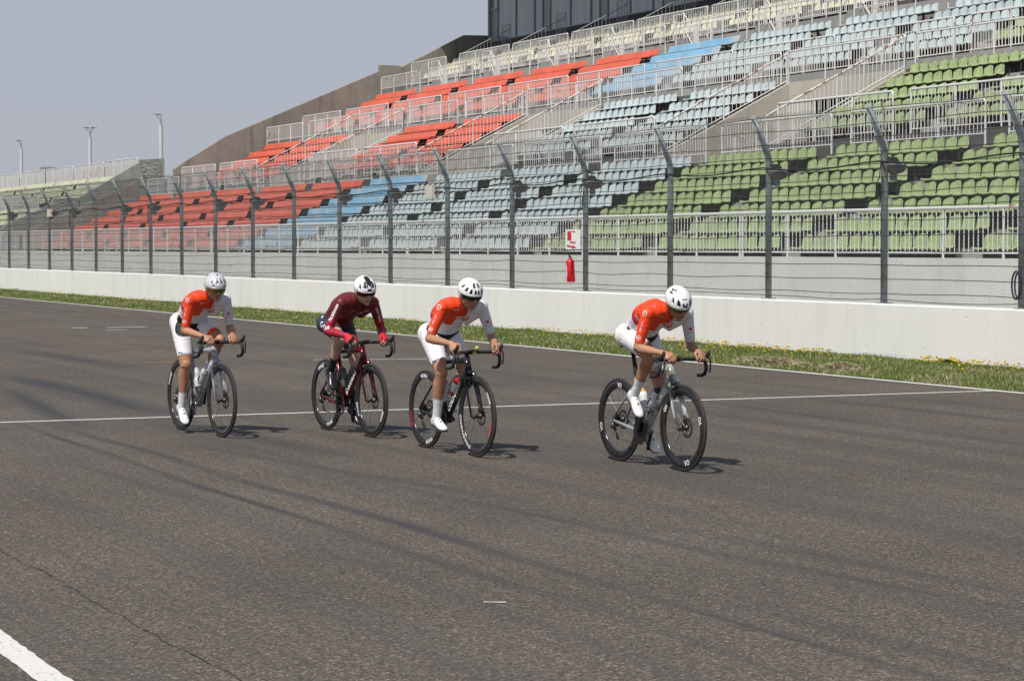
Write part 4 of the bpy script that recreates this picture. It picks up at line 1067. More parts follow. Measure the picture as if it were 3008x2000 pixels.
# ------------------------------------------------------------------ riders
def skinmat(name, c):
    m, nt, b = base_mat(name, 0.5, spec=0.4)
    v = mapping(nt, kind='Object'); f = noise(nt, 9, 4, .6, v)
    nt.links.new(ramp(nt, f, [(.3, tuple(x*.74 for x in c)), (.5, tuple(x*.95 for x in c)), (.7, tuple(x*1.12 for x in c))]), b.inputs['Base Color'])
    b.inputs['Subsurface Weight'].default_value = 0.08; b.inputs['Subsurface Radius'].default_value = (.02, .008, .004)
    bump(nt, b, f, .1, .004); return m
M['skinA'] = skinmat('tanned_skin', (0.42, 0.215, 0.13)); M['skinB'] = skinmat('fair_skin', (0.56, 0.34, 0.235)); M['lip'] = pmat('lips', (0.30, 0.11, 0.09), rough=.5)
def lycra(name, c, c2=None, sc=14, lo=.35, hi=.65):
    m, nt, b = base_mat(name, 0.55, spec=.35); c2 = c2 or tuple(x*.90 for x in c)
    v = mapping(nt, kind='Object'); f = noise(nt, sc, 4, .6, v)
    nt.links.new(ramp(nt, f, [(lo, c2), (hi, c)]), b.inputs['Base Color'])
    wv = noise(nt, 7, 3, .55, mapping(nt, (1, 1, 2.4), kind='Object'), 1.2); wv2 = noise(nt, 26, 3, .6, mapping(nt, (1, .6, 2.2), kind='Object'), 2.0); hh = math_n(nt, 'ADD', wv, math_n(nt, 'MULTIPLY', wv2, .45)); bump(nt, b, hh, .5, .014)
    return m
M['orange'] = lycra('orange_lycra', (0.85, 0.066, 0.012)); M['white'] = lycra('white_lycra', (0.80, 0.79, 0.81)); M['lav'] = lycra('pale_lavender_lycra', (0.55, 0.56, 0.68))
M['redly'] = lycra('red_lycra', (0.62, 0.018, 0.03)); M['blackly'] = lycra('black_lycra', (0.012, 0.012, 0.013)); M['navy'] = lycra('navy_lycra', (0.030, 0.042, 0.075))
M['whitesleeve'] = lycra('white_pinkish_lycra', (0.70, 0.69, 0.73))
# dark red jersey with woven check
m, nt, b = base_mat('dark_red_checked_lycra', .55)
v = mapping(nt, kind='Object'); bt_ = nt.nodes.new('ShaderNodeTexBrick')
f = noise(nt, 6, 4, .6, v); f2 = noise(nt, 30, 2, .6, v)
col = ramp(nt, f, [(.3, (.09, .005, .010)), (.6, (.21, .009, .016)), (.8, (.14, .014, .05))])
col = mix(nt, ramp(nt, f2, [(.45, (0,0,0)), (.6, (.5,)*3)]), col, (.07, .006, .012)); nt.links.new(col, b.inputs['Base Color']); M['maroonly'] = m
wv = noise(nt, 7, 3, .55, mapping(nt, (1, 1, 2.4), kind='Object'), 1.2); wv2 = noise(nt, 26, 3, .6, mapping(nt, (1, .6, 2.2), kind='Object'), 2.0); hh = math_n(nt, 'ADD', wv, math_n(nt, 'MULTIPLY', wv2, .45)); bump(nt, b, hh, .5, .014)
M['redsleeve'] = lycra('bright_red_sleeve_lycra', (0.42, 0.014, 0.022), (0.26, 0.010, 0.035), 9)
M['purple'] = lycra('purple_cuff_lycra', (0.16, 0.02, 0.20), (0.36, 0.02, 0.06), 16)
M['sock'] = lycra('white_ribbed_sock', (0.72, 0.72, 0.75)); M['sockblack'] = lycra('black_sock', (0.02, 0.02, 0.022))
M['shoeW'] = pmat('white_shoe', (0.80, 0.80, 0.80), (0.72, 0.72, 0.73), .3); M['shoeB'] = pmat('black_shoe', (0.02, 0.02, 0.022), rough=.25); M['sole'] = pmat('black_sole', (0.03, 0.03, 0.03), rough=.5)
M['hairblack'] = pmat('black_hair', (0.012, 0.010, 0.009), rough=.5)
M['helmW'] = pmat('white_helmet_shell', (0.78, 0.78, 0.79), (0.74, 0.74, 0.75), .22); M['helmS'] = pmat('silver_helmet_shell', (0.64, 0.65, 0.67), (0.56, 0.58, 0.60), .22, .2); M['helmB'] = pmat('black_helmet_foam', (0.012, 0.012, 0.014), rough=.4)
m, nt, b = base_mat('mirrored_green_gold_lens', .08, .8)
v = mapping(nt, (1, 1, 1), kind='Object'); f = noise(nt, 9, 2, .5, v); nt.links.new(ramp(nt, f, [(.3, (.02, .10, .03)), (.5, (.10, .22, .05)), (.65, (.45, .22, .05))]), b.inputs['Base Color']); M['lensG'] = m
M['lensR'] = pmat('dark_red_lens', (0.12, 0.012, 0.012), (0.03, 0.006, 0.006), .08, .5); M['lensB'] = pmat('black_lens', (0.008, 0.008, 0.009), rough=.08)

def ik(a, c, l1, l2, pole):
    d = (c-a); L = min(d.length, (l1+l2)*.998); n = d.normalized()
    x = (l1*l1-l2*l2+L*L)/(2*L); h = math.sqrt(max(1e-6, l1*l1-x*x))
    pl = (pole-n*pole.dot(n)).normalized(); return a+n*x+pl*h
def make_hand(mb, w, d, n, s, curl, spread=.0, k=1.0, thumb_in=.5):
    """w wrist, d pointing to knuckles, n palm normal, s towards the thumb"""
    d = d.normalized(); n = (n-d*n.dot(d)).normalized(); s = (s-d*s.dot(d)-n*s.dot(n)).normalized()
    mb.tube([w-d*.02, w+d*.02, w+d*.055, w+d*.088], [.026,.031,.038,.036], 12, flat=[(.95,.75),(1,.62),(1.05,.42),(1.05,.36)], up=n)
    Ls = [(.040,.024,.019), (.045,.028,.020), (.042,.026,.019), (.033,.020,.017)]
    for i, (a, b_, c_) in enumerate(Ls):
        off = (.033-.0215*i); p = w+d*(.086-.006*abs(i-1.3))+s*off; th = 0; pts = [p-d*.02, p]; rs = [.0095, .0095]
        for j, (L, cv) in enumerate(zip((a, b_, c_), curl)):
            th += cv*(1+.06*i); dr = d*math.cos(th)+n*math.sin(th)+s*(spread*(1.2-i)*.12); p = p+dr.normalized()*L*k; pts.append(p); rs.append((.0092, .0083, .0068)[j])
        mb.tube(pts, rs, 8); mb.sphere(pts[-1], rs[-1], 8, 6); mb.sphere(pts[1], .0105, 8, 6)
    p0 = w+d*.022+s*.026+n*.006; p1 = p0+(d*.55+s*.55+n*.25).normalized()*.036; p2 = p1+(d*.75+s*(.25-thumb_in)+n*.55).normalized()*.030; p3 = p2+(d*.8-s*thumb_in*.8+n*.5).normalized()*.022
    mb.tube([p0, p1, p2, p3], [.015,.0125,.0105,.0085], 8); mb.sphere(p3, .0085, 8, 6)
def remesh(o, vox, smooth_it=3):
    md = o.modifiers.new('r', 'REMESH'); md.mode = 'VOXEL'; md.voxel_size = vox; md.adaptivity = 0
    ms = o.modifiers.new('s', 'SMOOTH'); ms.factor = .5; ms.iterations = smooth_it
    dg = bpy.context.evaluated_depsgraph_get(); dg.update()
    me = bpy.data.meshes.new_from_object(o.evaluated_get(dg)); o.modifiers.clear(); old = o.data; o.data = me
    bpy.data.meshes.remove(old); me.polygons.foreach_set('use_smooth', [True]*len(me.polygons)); return o
def mesh_arrays(me):
    n = len(me.vertices); co = np.empty(n*3); me.vertices.foreach_get('co', co); co = co.reshape(-1, 3)
    no = np.empty(n*3); me.vertices.foreach_get('normal', no); no = no.reshape(-1, 3)
    F = np.empty(len(me.loops), dtype=np.int32); me.loops.foreach_get('vertex_index', F)
    tot = np.empty(len(me.polygons), dtype=np.int32); me.polygons.foreach_get('loop_total', tot)
    assert (tot == 4).all(), 'non quads'
    return co, no, F.reshape(-1, 4)
def seg_t(P, a, b_):
    a = np.array(a); b_ = np.array(b_); d = b_-a; t = (P-a)@d/(d@d); tc = np.clip(t, 0, 1); return t, np.linalg.norm(P-(a+tc[:, None]*d), axis=1)
def cloth(name, co, no, F, sel, off, mats, mi, parent):
    idx = np.unique(F[sel]); mp = -np.ones(len(co), dtype=int); mp[idx] = np.arange(len(idx))
    V = co[idx]+no[idx]*off; f = mp[F[sel]]
    me = bpy.data.meshes.new(name); me.from_pydata(V.tolist(), [], f.tolist())
    for mm in mats: me.materials.append(mm)
    if mi is not None: me.polygons.foreach_set('material_index', mi[sel].astype(np.int32))
    me.polygons.foreach_set('use_smooth', [True]*len(f)); me.update()
    o = bpy.data.objects.new(name, me); C.objects.link(o); o.parent = parent
    sm = o.modifiers.new('soft_edge', 'SMOOTH'); sm.factor = .35; sm.iterations = 1
    return o
def decal(name, bvh, vs, fs, org, N, U, mat, parent, size=1.0, lift=.006, sub=True):
    N = N.normalized(); U = (U-N*U.dot(N)).normalized(); Vv = N.cross(U)
    out = []
    for (a, b_) in vs:
        p = org+U*(a*size)+Vv*(b_*size); h, nn, i, d = bvh.ray_cast(p+N*.25, -N, .6)
        out.append((h+N*lift) if h is not None else p)
    mb = MB(); mb.add(out, fs); return mb.build(name, mat, parent)
def ring2d(r0, r1, n=20): 
    vs = [(r*math.cos(2*math.pi*i/n), r*math.sin(2*math.pi*i/n)) for r in (r0, r1) for i in range(n)]
    return vs, [(i, (i+1)%n, n+(i+1)%n, n+i) for i in range(n)]
def disc2d(r, n=16): return [(r*math.cos(2*math.pi*i/n), r*math.sin(2*math.pi*i/n)) for i in range(n)], [tuple(range(n))]
def grid2d(w, h, nx=6, ny=4):
    vs = [(-w/2+w*i/nx, -h/2+h*j/ny) for j in range(ny+1) for i in range(nx+1)]
    return vs, [(j*(nx+1)+i, j*(nx+1)+i+1, (j+1)*(nx+1)+i+1, (j+1)*(nx+1)+i) for j in range(ny) for i in range(nx)]
def helmet(parent, hm, vents, mats, tail=.02, stripe=None, num=None, strapmat='black'):
    """hm: matrix of head; ellipsoid shell with recessed vents"""
    nA, nE = 128, 64; vs = []; key = []
    rx, ry, rz = .130, .102, .103
    V = np.zeros((nE+1, nA, 3)); D = np.zeros_like(V); dep = np.zeros((nE+1, nA)); col = np.zeros((nE+1, nA), int)
    vd = []
    for (a0, e0, a1, e1, w0, w1) in vents:
        for sg in ((1, -1) if abs(a0)+abs(a1) > .5 else (1,)):
            p = Vector((math.cos(R(e0))*math.cos(R(a0*sg)), math.cos(R(e0))*math.sin(R(a0*sg)), math.sin(R(e0))))
            q = Vector((math.cos(R(e1))*math.cos(R(a1*sg)), math.cos(R(e1))*math.sin(R(a1*sg)), math.sin(R(e1))))
            vd.append((p, q, R(w0), R(w1)))
    for i in range(nE+1):
        for j in range(nA):
            a = 2*math.pi*j/nA; lo = -R(2)-R(13)*(.5-.5*math.cos(a))**1.5+R(4)*max(0, math.cos(a))**4; e = lo+(math.pi/2-lo)*(i/nE)
            d = Vector((math.cos(e)*math.cos(a), math.cos(e)*math.sin(a), math.sin(e)))
            k = 1+tail*max(0, -math.cos(a))*math.cos(e)**2; dp = 0; c = 0
            for (p, q, w0, w1) in vd:
                pq = q-p; t = max(0, min(1, (d-p).dot(pq)/pq.length_squared)); ds = (d-(p+pq*t)).length; w = (w0*(1-t)+w1*t)*math.sqrt(max(.05, 1-(2*t-1)**4))
                if ds < w: dp = max(dp, min(1, (w-ds)/.022)); c = 1
            if stripe and c == 0:
                for (p0, p1, w_, sc) in stripe:
                    pq = p1-p0; t = max(0, min(1, (d-p0).dot(pq)/pq.length_squared)); ds = (d-(p0+pq*t)).length
                    if ds < w_: c = sc
            rg = 1-.16*dp
            V[i, j] = (d.x*rx*k*rg, d.y*ry*rg, d.z*rz*rg); col[i, j] = c
    V = V.reshape(-1, 3)
    fs = []; mi = []
    for i in range(nE):
        for j in range(nA):
            fs.append((i*nA+j, i*nA+(j+1)%nA, (i+1)*nA+(j+1)%nA, (i+1)*nA+j)); mi.append(int(col[i, j]))
    # inner rim
    o0 = len(V); rim = V[:nA]*np.array([.86, .86, 1])+np.array([0, 0, .006]); V = np.vstack([V, rim])
    for j in range(nA): fs.append((j, o0+j, o0+(j+1)%nA, (j+1)%nA)); mi.append(1)
    me = bpy.data.meshes.new('helmet'); me.from_pydata(V.tolist(), [], fs); 
    for mm in mats: me.materials.append(mm)
    me.polygons.foreach_set('material_index', mi); me.polygons.foreach_set('use_smooth', [True]*len(fs)); me.update()
    o = bpy.data.objects.new('helmet', me); C.objects.link(o); o.parent = parent; o.matrix_local = hm @ Matrix.Translation((-.004, 0, .038)) @ Matrix.Rotation(R(6), 4, 'Y')
    if num:
        bv_ = BVHTree.FromPolygons([Vector(v) for v in V], fs)
        t2, f2 = text_data(num[0], .056, .003, .95)
        decal('number', bv_, t2, f2, Vector(num[1]), Vector((.38, -.70, .62)), Vector((.74, .60, -.02)), M['black'], o, 1.0, .0015)
    # chin straps
    g = MB()
    for s in (-1, 1):
        g.tube([(.035, s*.088, .02), (.030, s*.080, -.05), (.045, s*.050, -.105), (.055, 0, -.122)], .0028, 5, cap=False); g.tube([(-.045, s*.086, .01), (.0, s*.084, -.045), (.030, s*.080, -.055)], .0026, 5, cap=False)
    so = g.build('chin_strap', M['black'], o); so.matrix_local = Matrix.Rotation(R(-6), 4, 'Y') @ Matrix.Translation((.004, 0, -.038))
    return o
def shoe(parent, ankle, fd, up, mat, sidey):
    """fd foot direction (heel->toe), up"""
    fd = fd.normalized(); up = (up-fd*up.dot(fd)).normalized(); g = MB()
    a = ankle-up*.045
    pts = [a-fd*.070, a-fd*.058, a-fd*.02+up*.006, a+fd*.035+up*.004, a+fd*.09-up*.012, a+fd*.145-up*.024, a+fd*.180-up*.030, a+fd*.196-up*.033]
    rs = [.018,.036,.042,.043,.042,.042,.032,.012]; fl = [(.8,1.1),(.85,1.15),(.80,1.15),(.84,1.0),(1.0,.78),(1.06,.60),(1.05,.55),(1.0,.5)]
    g.tube(pts, rs, 16, flat=fl, up=up)
    g.tube([ankle-up*.045-fd*.012+up*.02, ankle-fd*.004+up*.018], [.040, .035], 14)
    o = g.build('shoe', mat, parent, True); remesh(o, .006, 4); o.data.materials.clear(); o.data.materials.append(mat)
    g = MB(); sp = [p-up*(r*f[1]*.93) for p, r, f in zip(pts, rs, fl)]
    g.tube(sp, [.012,.028,.032,.031,.038,.041,.030,.012], 12, flat=(1,.22), up=up); g.build('sole', M['sole'], o, True)
    g = MB(); sd_ = fd.cross(up)
    for t_, z_ in ((.055, .030), (.095, .016)):
        c0 = a+fd*t_+up*z_; g.sphere(tuple(c0-sd_*sidey*.0+up*.004), .0085, 10, 6)
    g.build('dial', M['sole'] if mat is M['shoeW'] else M['sole'], o, True) 
    return o
def rider(label, bike, K):
    root = bpy.data.objects.new('person', None); C.objects.link(root); tag(root, label, 'person', 'racing cyclists'); root.matrix_world = bike['mw']
    V3 = Vector; hip = V3(K['hip']); ch = V3(K['chest']); hd = V3(K['head'])
    ca = bike['crank']; cd = V3((math.cos(ca), 0, math.sin(ca)))*.1725
    body = MB(); B = {}
    # legs
    feet = {}
    for s, nm in ((-1, 'R'), (1, 'L')):
        d = cd if s < 0 else -cd; ped = V3((0, s*.122, .27))+d
        tilt = R(K['foot'][0 if s < 0 else 1]); fd = V3((math.cos(tilt), s*.06, -math.sin(tilt))); up = V3((math.sin(tilt), 0, math.cos(tilt)))
        ank = ped-fd*.125+up*.098
        h = hip+V3((0, s*.088, 0)); kn = ik(h, ank, .435, .402, V3((1, s*K['knee_out'][0 if s < 0 else 1], .35)))
        B['thigh'+nm] = (h, kn); B['shank'+nm] = (kn, ank); feet[nm] = (ank, fd, up)
        th = K.get('thick', 1.0); m1 = h.lerp(kn, .35); m2 = h.lerp(kn, .75); ax = (kn-h).normalized(); perp = (V3((0,0,1))-ax*ax.z).normalized()
        body.tube([h-ax*.03, h.lerp(kn,.12), m1+perp*.006, m2+perp*.008, kn-ax*.03, kn+ax*.025], [.088*th,.090*th,.084*th,.066*th,.056,.050], 18, flat=(.97,1.04))
        body.sphere(kn+perp*.004+(ank-kn).normalized()*-.005, (.053,.050,.055), 14, 10)
        ay = (ank-kn).normalized(); back = (-(V3((1,0,0))-ay*ay.x)).normalized()
        body.tube([kn-ay*.02, kn.lerp(ank,.10)+back*.008, kn.lerp(ank,.28)+back*.020, kn.lerp(ank,.5)+back*.014, kn.lerp(ank,.78)+back*.003, ank, ank+ay*.03], [.050,.051,.057*th,.048*th,.035,.034,.033], 16, flat=(.94,1.0))
        body.tube([ank+V3((0,0,.01)), ank-up*.045+fd*.02, ank-up*.06+fd*.10], [.033,.034,.026], 10)
        body.sphere(h+V3((-.034, s*.002, .000)), (.092*th,.088,.095*th), 16, 12)
    # torso
    tx = (ch-hip); L = tx.length; tx = tx/L; bk = V3((-tx.z, 0, tx.x)); A_ = K.get('arch', .05)
    cen = [(-.06, -.2), (.08, .1), (.28, .75), (.50, 1.0), (.72, .75), (.90, .25), (1.0, 0.0)]
    pts = [hip+tx*(L*t)+bk*(A_*a_) for t, a_ in cen]; wd = K.get('wide', 1.0)
    body.tube(pts, [.10,.125,.128,.138,.145,.125,.075], 22, flat=[(1.15,.75),(1.22,.86),(1.12*wd,.80),(1.14*wd,.82),(1.16*wd,.78),(1.2*wd,.66),(1.2,.6)], up=bk)
    B['torso'] = (hip, ch)
    sh = {}
    for s, nm in ((-1, 'R'), (1, 'L')):
        so = V3(K.get('sh'+nm, (0,0,0))); sj = ch+V3((.0, s*.175*wd, -.012))+so; sh[nm] = sj
        body.sphere(sj, (.056,.052,.058), 14, 10)
        body.tube([ch-tx*.035+bk*.02, (ch-tx*.02+bk*.012).lerp(sj, .6), sj], [.072,.062,.050], 12)
        body.tube([ch-tx*.16-bk*.03+V3((0,s*.07,0)), sj-tx*.03-bk*.01], [.070,.050], 12)
        hw = V3(K['hand'+nm]['w']); el = ik(sj, hw, .285, .255, V3(K['hand'+nm]['pole']))
        B['uarm'+nm] = (sj, el); B['farm'+nm] = (el, hw)
        ax = (el-sj).normalized()
        body.tube([sj, sj.lerp(el,.25), sj.lerp(el,.6), el-ax*.01, el+ax*.008], [.049,.047,.041,.036,.033], 14)
        ay = (hw-el).normalized(); body.sphere(el, .036, 12, 8)
        body.tube([el-ay*.01, el.lerp(hw,.22), el.lerp(hw,.55), el.lerp(hw,.85), hw], [.036,.041,.034,.026,.025], 14, flat=(1.04,.96))
        H = K['hand'+nm]; make_hand(body, hw, V3(H['d']), V3(H['n']), V3(H['s']), H.get('curl', (.8,1.1,.8)), k=H.get('k', 1.0))
        B['hand'+nm] = (hw, hw+V3(H['d']).normalized()*.15)
    # neck and head
    pt, yw, rl = (R(x) for x in K['hrot'])
    hm = Matrix.Translation(hd) @ Matrix.Rotation(yw, 4, 'Z') @ Matrix.Rotation(pt, 4, 'Y') @ Matrix.Rotation(rl, 4, 'X')
    T = lambda *p: hm @ V3(p)
    nb = ch+V3((.01, 0, .01)); body.tube([nb-tx*.05, nb.lerp(T(-.03,0,-.05), .5)+bk*.006, T(-.025,0,-.035)], [.066,.056,.054], 14)
    B['neck'] = (nb, T(-.03,0,-.07)); B['head'] = (T(0,0,-.10), T(0,0,.10))
    def ell(c, r, n=18, m_=12):
        vs = []; 
        for i in range(m_+1):
            ph = math.pi*i/m_
            for j in range(n):
                a = 2*math.pi*j/n; vs.append(T(c[0]+r[0]*math.sin(ph)*math.cos(a), c[1]+r[1]*math.sin(ph)*math.sin(a), c[2]+r[2]*math.cos(ph)))
        body.add(vs, [(i*n+j, (i+1)*n+j, (i+1)*n+(j+1)%n, i*n+(j+1)%n) for i in range(m_) for j in range(n)])
    ell((-.004,0,.032), (.096,.076,.092)); ell((.018,0,-.035), (.076,.064,.075)); ell((.040,0,-.072), (.046,.045,.036)); ell((.076,0,-.096), (.017,.022,.016))
    ell((.072,0,.028), (.026,.055,.012)); ell((.068,.035,-.022), (.024,.024,.024)); ell((.068,-.035,-.022), (.024,.024,.024))
    body.tube([T(.088,0,.016), T(.104,0,-.008), T(.112,0,-.026)], [.010,.012,.013], 8); ell((.104,.009,-.028), (.010,.008,.008), 8, 6); ell((.104,-.009,-.028), (.010,.008,.008), 8, 6)
    ell((.086,0,-.056), (.013,.025,.0065), 12, 8); ell((.083,0,-.067), (.012,.021,.007), 12, 8)
    for s in (-1, 1): ell((-.008, s*.078, -.006), (.018,.007,.031), 10, 8)
    skin = M[K['skin']]
    bo = body.build('body', skin, root); remesh(bo, .0052, 3); bo.data.materials.clear(); bo.data.materials.append(skin)
    co, no, F = mesh_arrays(bo.data); fc = co[F].mean(1); fn = no[F].mean(1)
    names = list(B); R0 = dict(thighR=.075, thighL=.075, shankR=.045, shankL=.045, torso=.14, uarmR=.045, uarmL=.045, farmR=.035, farmL=.035, handR=.04, handL=.04, neck=.055, head=.09)
    ts = {}; dm = []
    for nm in names:
        t_, d_ = seg_t(fc, *B[nm]); ts[nm] = t_; dm.append(d_-R0[nm])
    cls = np.array(names)[np.argmin(np.array(dm), 0)]
    loc_t = np.zeros(len(fc)); 
    for nm in names: loc_t = np.where(cls == nm, ts[nm], loc_t)
    neckt = ts['neck']
    isleg = np.char.startswith(cls, 'thigh'); isarm = np.char.startswith(cls, 'uarm'); isf = np.char.startswith(cls, 'farm'); ish = np.char.startswith(cls, 'hand')
    hemn = .018*np.sin(fc[:, 1]*90)*0
    cover = (cls == 'torso') | (isleg & (loc_t < K['hem'])) | (isarm & (loc_t < K['cuff'])) | ((cls == 'neck') & (neckt < .36))
    if K.get('long'): cover |= isarm | (isf & (loc_t < .95))
    mats, mi = K['kit'](fc, fn, cls, loc_t, ts, np.array(bk), np.array(tx), np.array(hip))
    su = cloth('race_suit', co, no, F, cover, .0042, mats, mi, root)
    # collar
    sockm = M[K['sock']]
    for nm in ('R', 'L'):
        sel = (cls == 'shank'+nm) & (loc_t > K['sock_t']) & (loc_t < 1.12); cloth('sock', co, no, F, sel, .0034, [sockm], None, root)
        ank, fd, up = feet[nm]; shoe(root, ank, fd, up, M[K['shoe']], -1 if nm == 'R' else 1)
    if K.get('gloves'):
        for nm in ('R', 'L'):
            hp = B['hand'+nm]; sel = (cls == 'hand'+nm) & (loc_t < .70) | ((cls == 'farm'+nm) & (loc_t > .9)); cloth('glove', co, no, F, sel, .0042, [M['redly']], None, root)
    # hair under helmet
    g = MB(); hv_ = []
    hs = []
    n_, m_ = 26, 10
    for i in range(m_+1):
        for j in range(n_):
            a = math.pi*(.36+1.28*j/(n_-1)); z = .055-.105*i/m_*(1 if abs(a-math.pi) < 1.5 else .6); rr_ = math.sqrt(max(.2, 1-((z-.032)/.1)**2))
            hs.append(T(-.004+.100*rr_*math.cos(a), .080*rr_*math.sin(a), z))
    g.add(hs, [(i*n_+j, i*n_+j+1, (i+1)*n_+j+1, (i+1)*n_+j) for i in range(m_) for j in range(n_-1)]); g.build('hair', M['hairblack'], root, True)
    # lips
    g = MB()
    for z, rz in ((-.0565,.0045), (-.0665,.005)):
        vs = []
        for i in range(7):
            ph = math.pi*i/6
            for j in range(12):
                a = 2*math.pi*j/12; vs.append(T(.0875+.0128*math.sin(ph)*math.cos(a), .024*math.sin(ph)*math.sin(a), z+rz*math.cos(ph)))
        g.add(vs, [(i*12+j, (i+1)*12+j, (i+1)*12+(j+1)%12, i*12+(j+1)%12) for i in range(6) for j in range(12)])
    g.build('lips', M['lip'], root, True)
    # sunglasses
    g = MB(); nn_ = 30; gl = []
    for k_ in range(5):
        for j in range(nn_+1):
            a = R(-78+156*j/nn_); z = .034-.052*k_/4+(.012*(math.cos(2*a)+1)*.0)-(0 if k_ < 3 else -.010*max(0, math.cos(a)*3-2)**2)-.006*abs(math.sin(a))*(1 if k_ > 2 else 0)*-1
            bul = 1+.05*math.sin(math.pi*k_/4); gl.append(T(.108*bul*math.cos(a)**.8 if math.cos(a) > 0 else 0, .088*bul*math.sin(a), z))
    g.add(gl, [(i*(nn_+1)+j, i*(nn_+1)+j+1, (i+1)*(nn_+1)+j+1, (i+1)*(nn_+1)+j) for i in range(4) for j in range(nn_)])
    so = g.build('sunglasses', M[K['lens']], root, True); sl = so.modifiers.new('t', 'SOLIDIFY'); sl.thickness = .003
    g = MB()
    for s in (-1, 1): g.tube([T(.03, s*.087, .024), T(-.05, s*.084, .012)], .003, 5)
    g.tube([T(.108*math.cos(R(a))**.8, .088*math.sin(R(a)), .035) for a in range(-76, 77, 8)], .0028, 5); g.build('temple', M['black'], so)
    helmet(root, hm, K['vents'], [M[x] for x in K['helm']], stripe=K.get('stripe'), num=K.get('num'))
    co2, no2, F2 = mesh_arrays(bo.data)
    bvh = BVHTree.FromPolygons([Vector(v) for v in co2], F2.tolist())
    K['decals'](root, bvh, B, bk, tx, ch, hip)
    return root
def kit_orange(style):
    mats = ['white', 'orange', 'redly', 'lav', 'blackly', 'whitesleeve']
    def f(fc, fn, cls, t, ts, bk, tx, hip):
        n = len(fc); mi = np.zeros(n, int); T = ts['torso']; y = fc[:, 1]; front = -(fn@bk)      # >0 on chest / belly side
        tor = (cls == 'torso') | (cls == 'neck')
        up = (fc-hip)@bk
        org = tor & (T > .70+.10*np.clip(front, -1, 1)-.10*(y < -.05)) & (y < .025+.02*front)
        mi[org] = 1
        band = tor & (T > .44) & (T <= .58) & (y < -.02) & (front < .75) & ~org; mi[band] = 2
        lav = tor & (T > .58) & (T <= .68) & (y < -.02) & ~org & (front < .6); mi[lav] = 3
        mi[(cls == 'uarmR')] = 1; mi[cls == 'uarmL'] = 5
        mi[(cls == 'uarmR') & (t < .12) & (fn@tx > .9)] = 1
        blk = ((cls == 'torso') & (T < .26) & (front > .15)) | (np.char.startswith(cls, 'thigh') & (t < style['bk']) & (((np.abs(y) < .085) & (up > -.06)) | (front > style.get('bf', 2))))
        mi[blk] = 4
        if style.get('oval'):
            c_ = hip+np.array(style['oval'][:3]); r_ = np.array(style['oval'][3:])
            mi[(((fc-c_)/r_)**2).sum(1) < 1] = 4
        # side seam and hem gripper
        th = np.char.startswith(cls, 'thigh'); mi[th & (t > style.get('hem', .78)-.022) & (t < style.get('hem', .78)-.008)] = 3
        if style.get('hemL'): mi[(cls == 'thighL') & (t > .70)] = 1
        mi[(cls == 'neck') & (ts['neck'] > .14)] = 0
        return [M[m_] for m_ in mats], mi
    return f
def kit_red(fc, fn, cls, t, ts, bk, tx, hip):
    mi = np.zeros(len(fc), int)
    leg = np.char.startswith(cls, 'thigh') | ((cls == 'torso') & (ts['torso'] < .24)); mi[leg] = 1
    arm = np.char.startswith(cls, 'uarm'); fo = np.char.startswith(cls, 'farm'); mi[fo] = 2; mi[arm & (t > .55)] = 2
    mi[fo & (t > .72)] = 3
    return [M['maroonly'], M['navy'], M['redsleeve'], M['purple']], mi
VIEW = Vector((math.sin(0), 0, 0))
def fr(a, b_, t): return Vector(a).lerp(Vector(b_), t)
CAMN = Vector((.84, -.52, .10))           # towards the lens, in the rider's frame
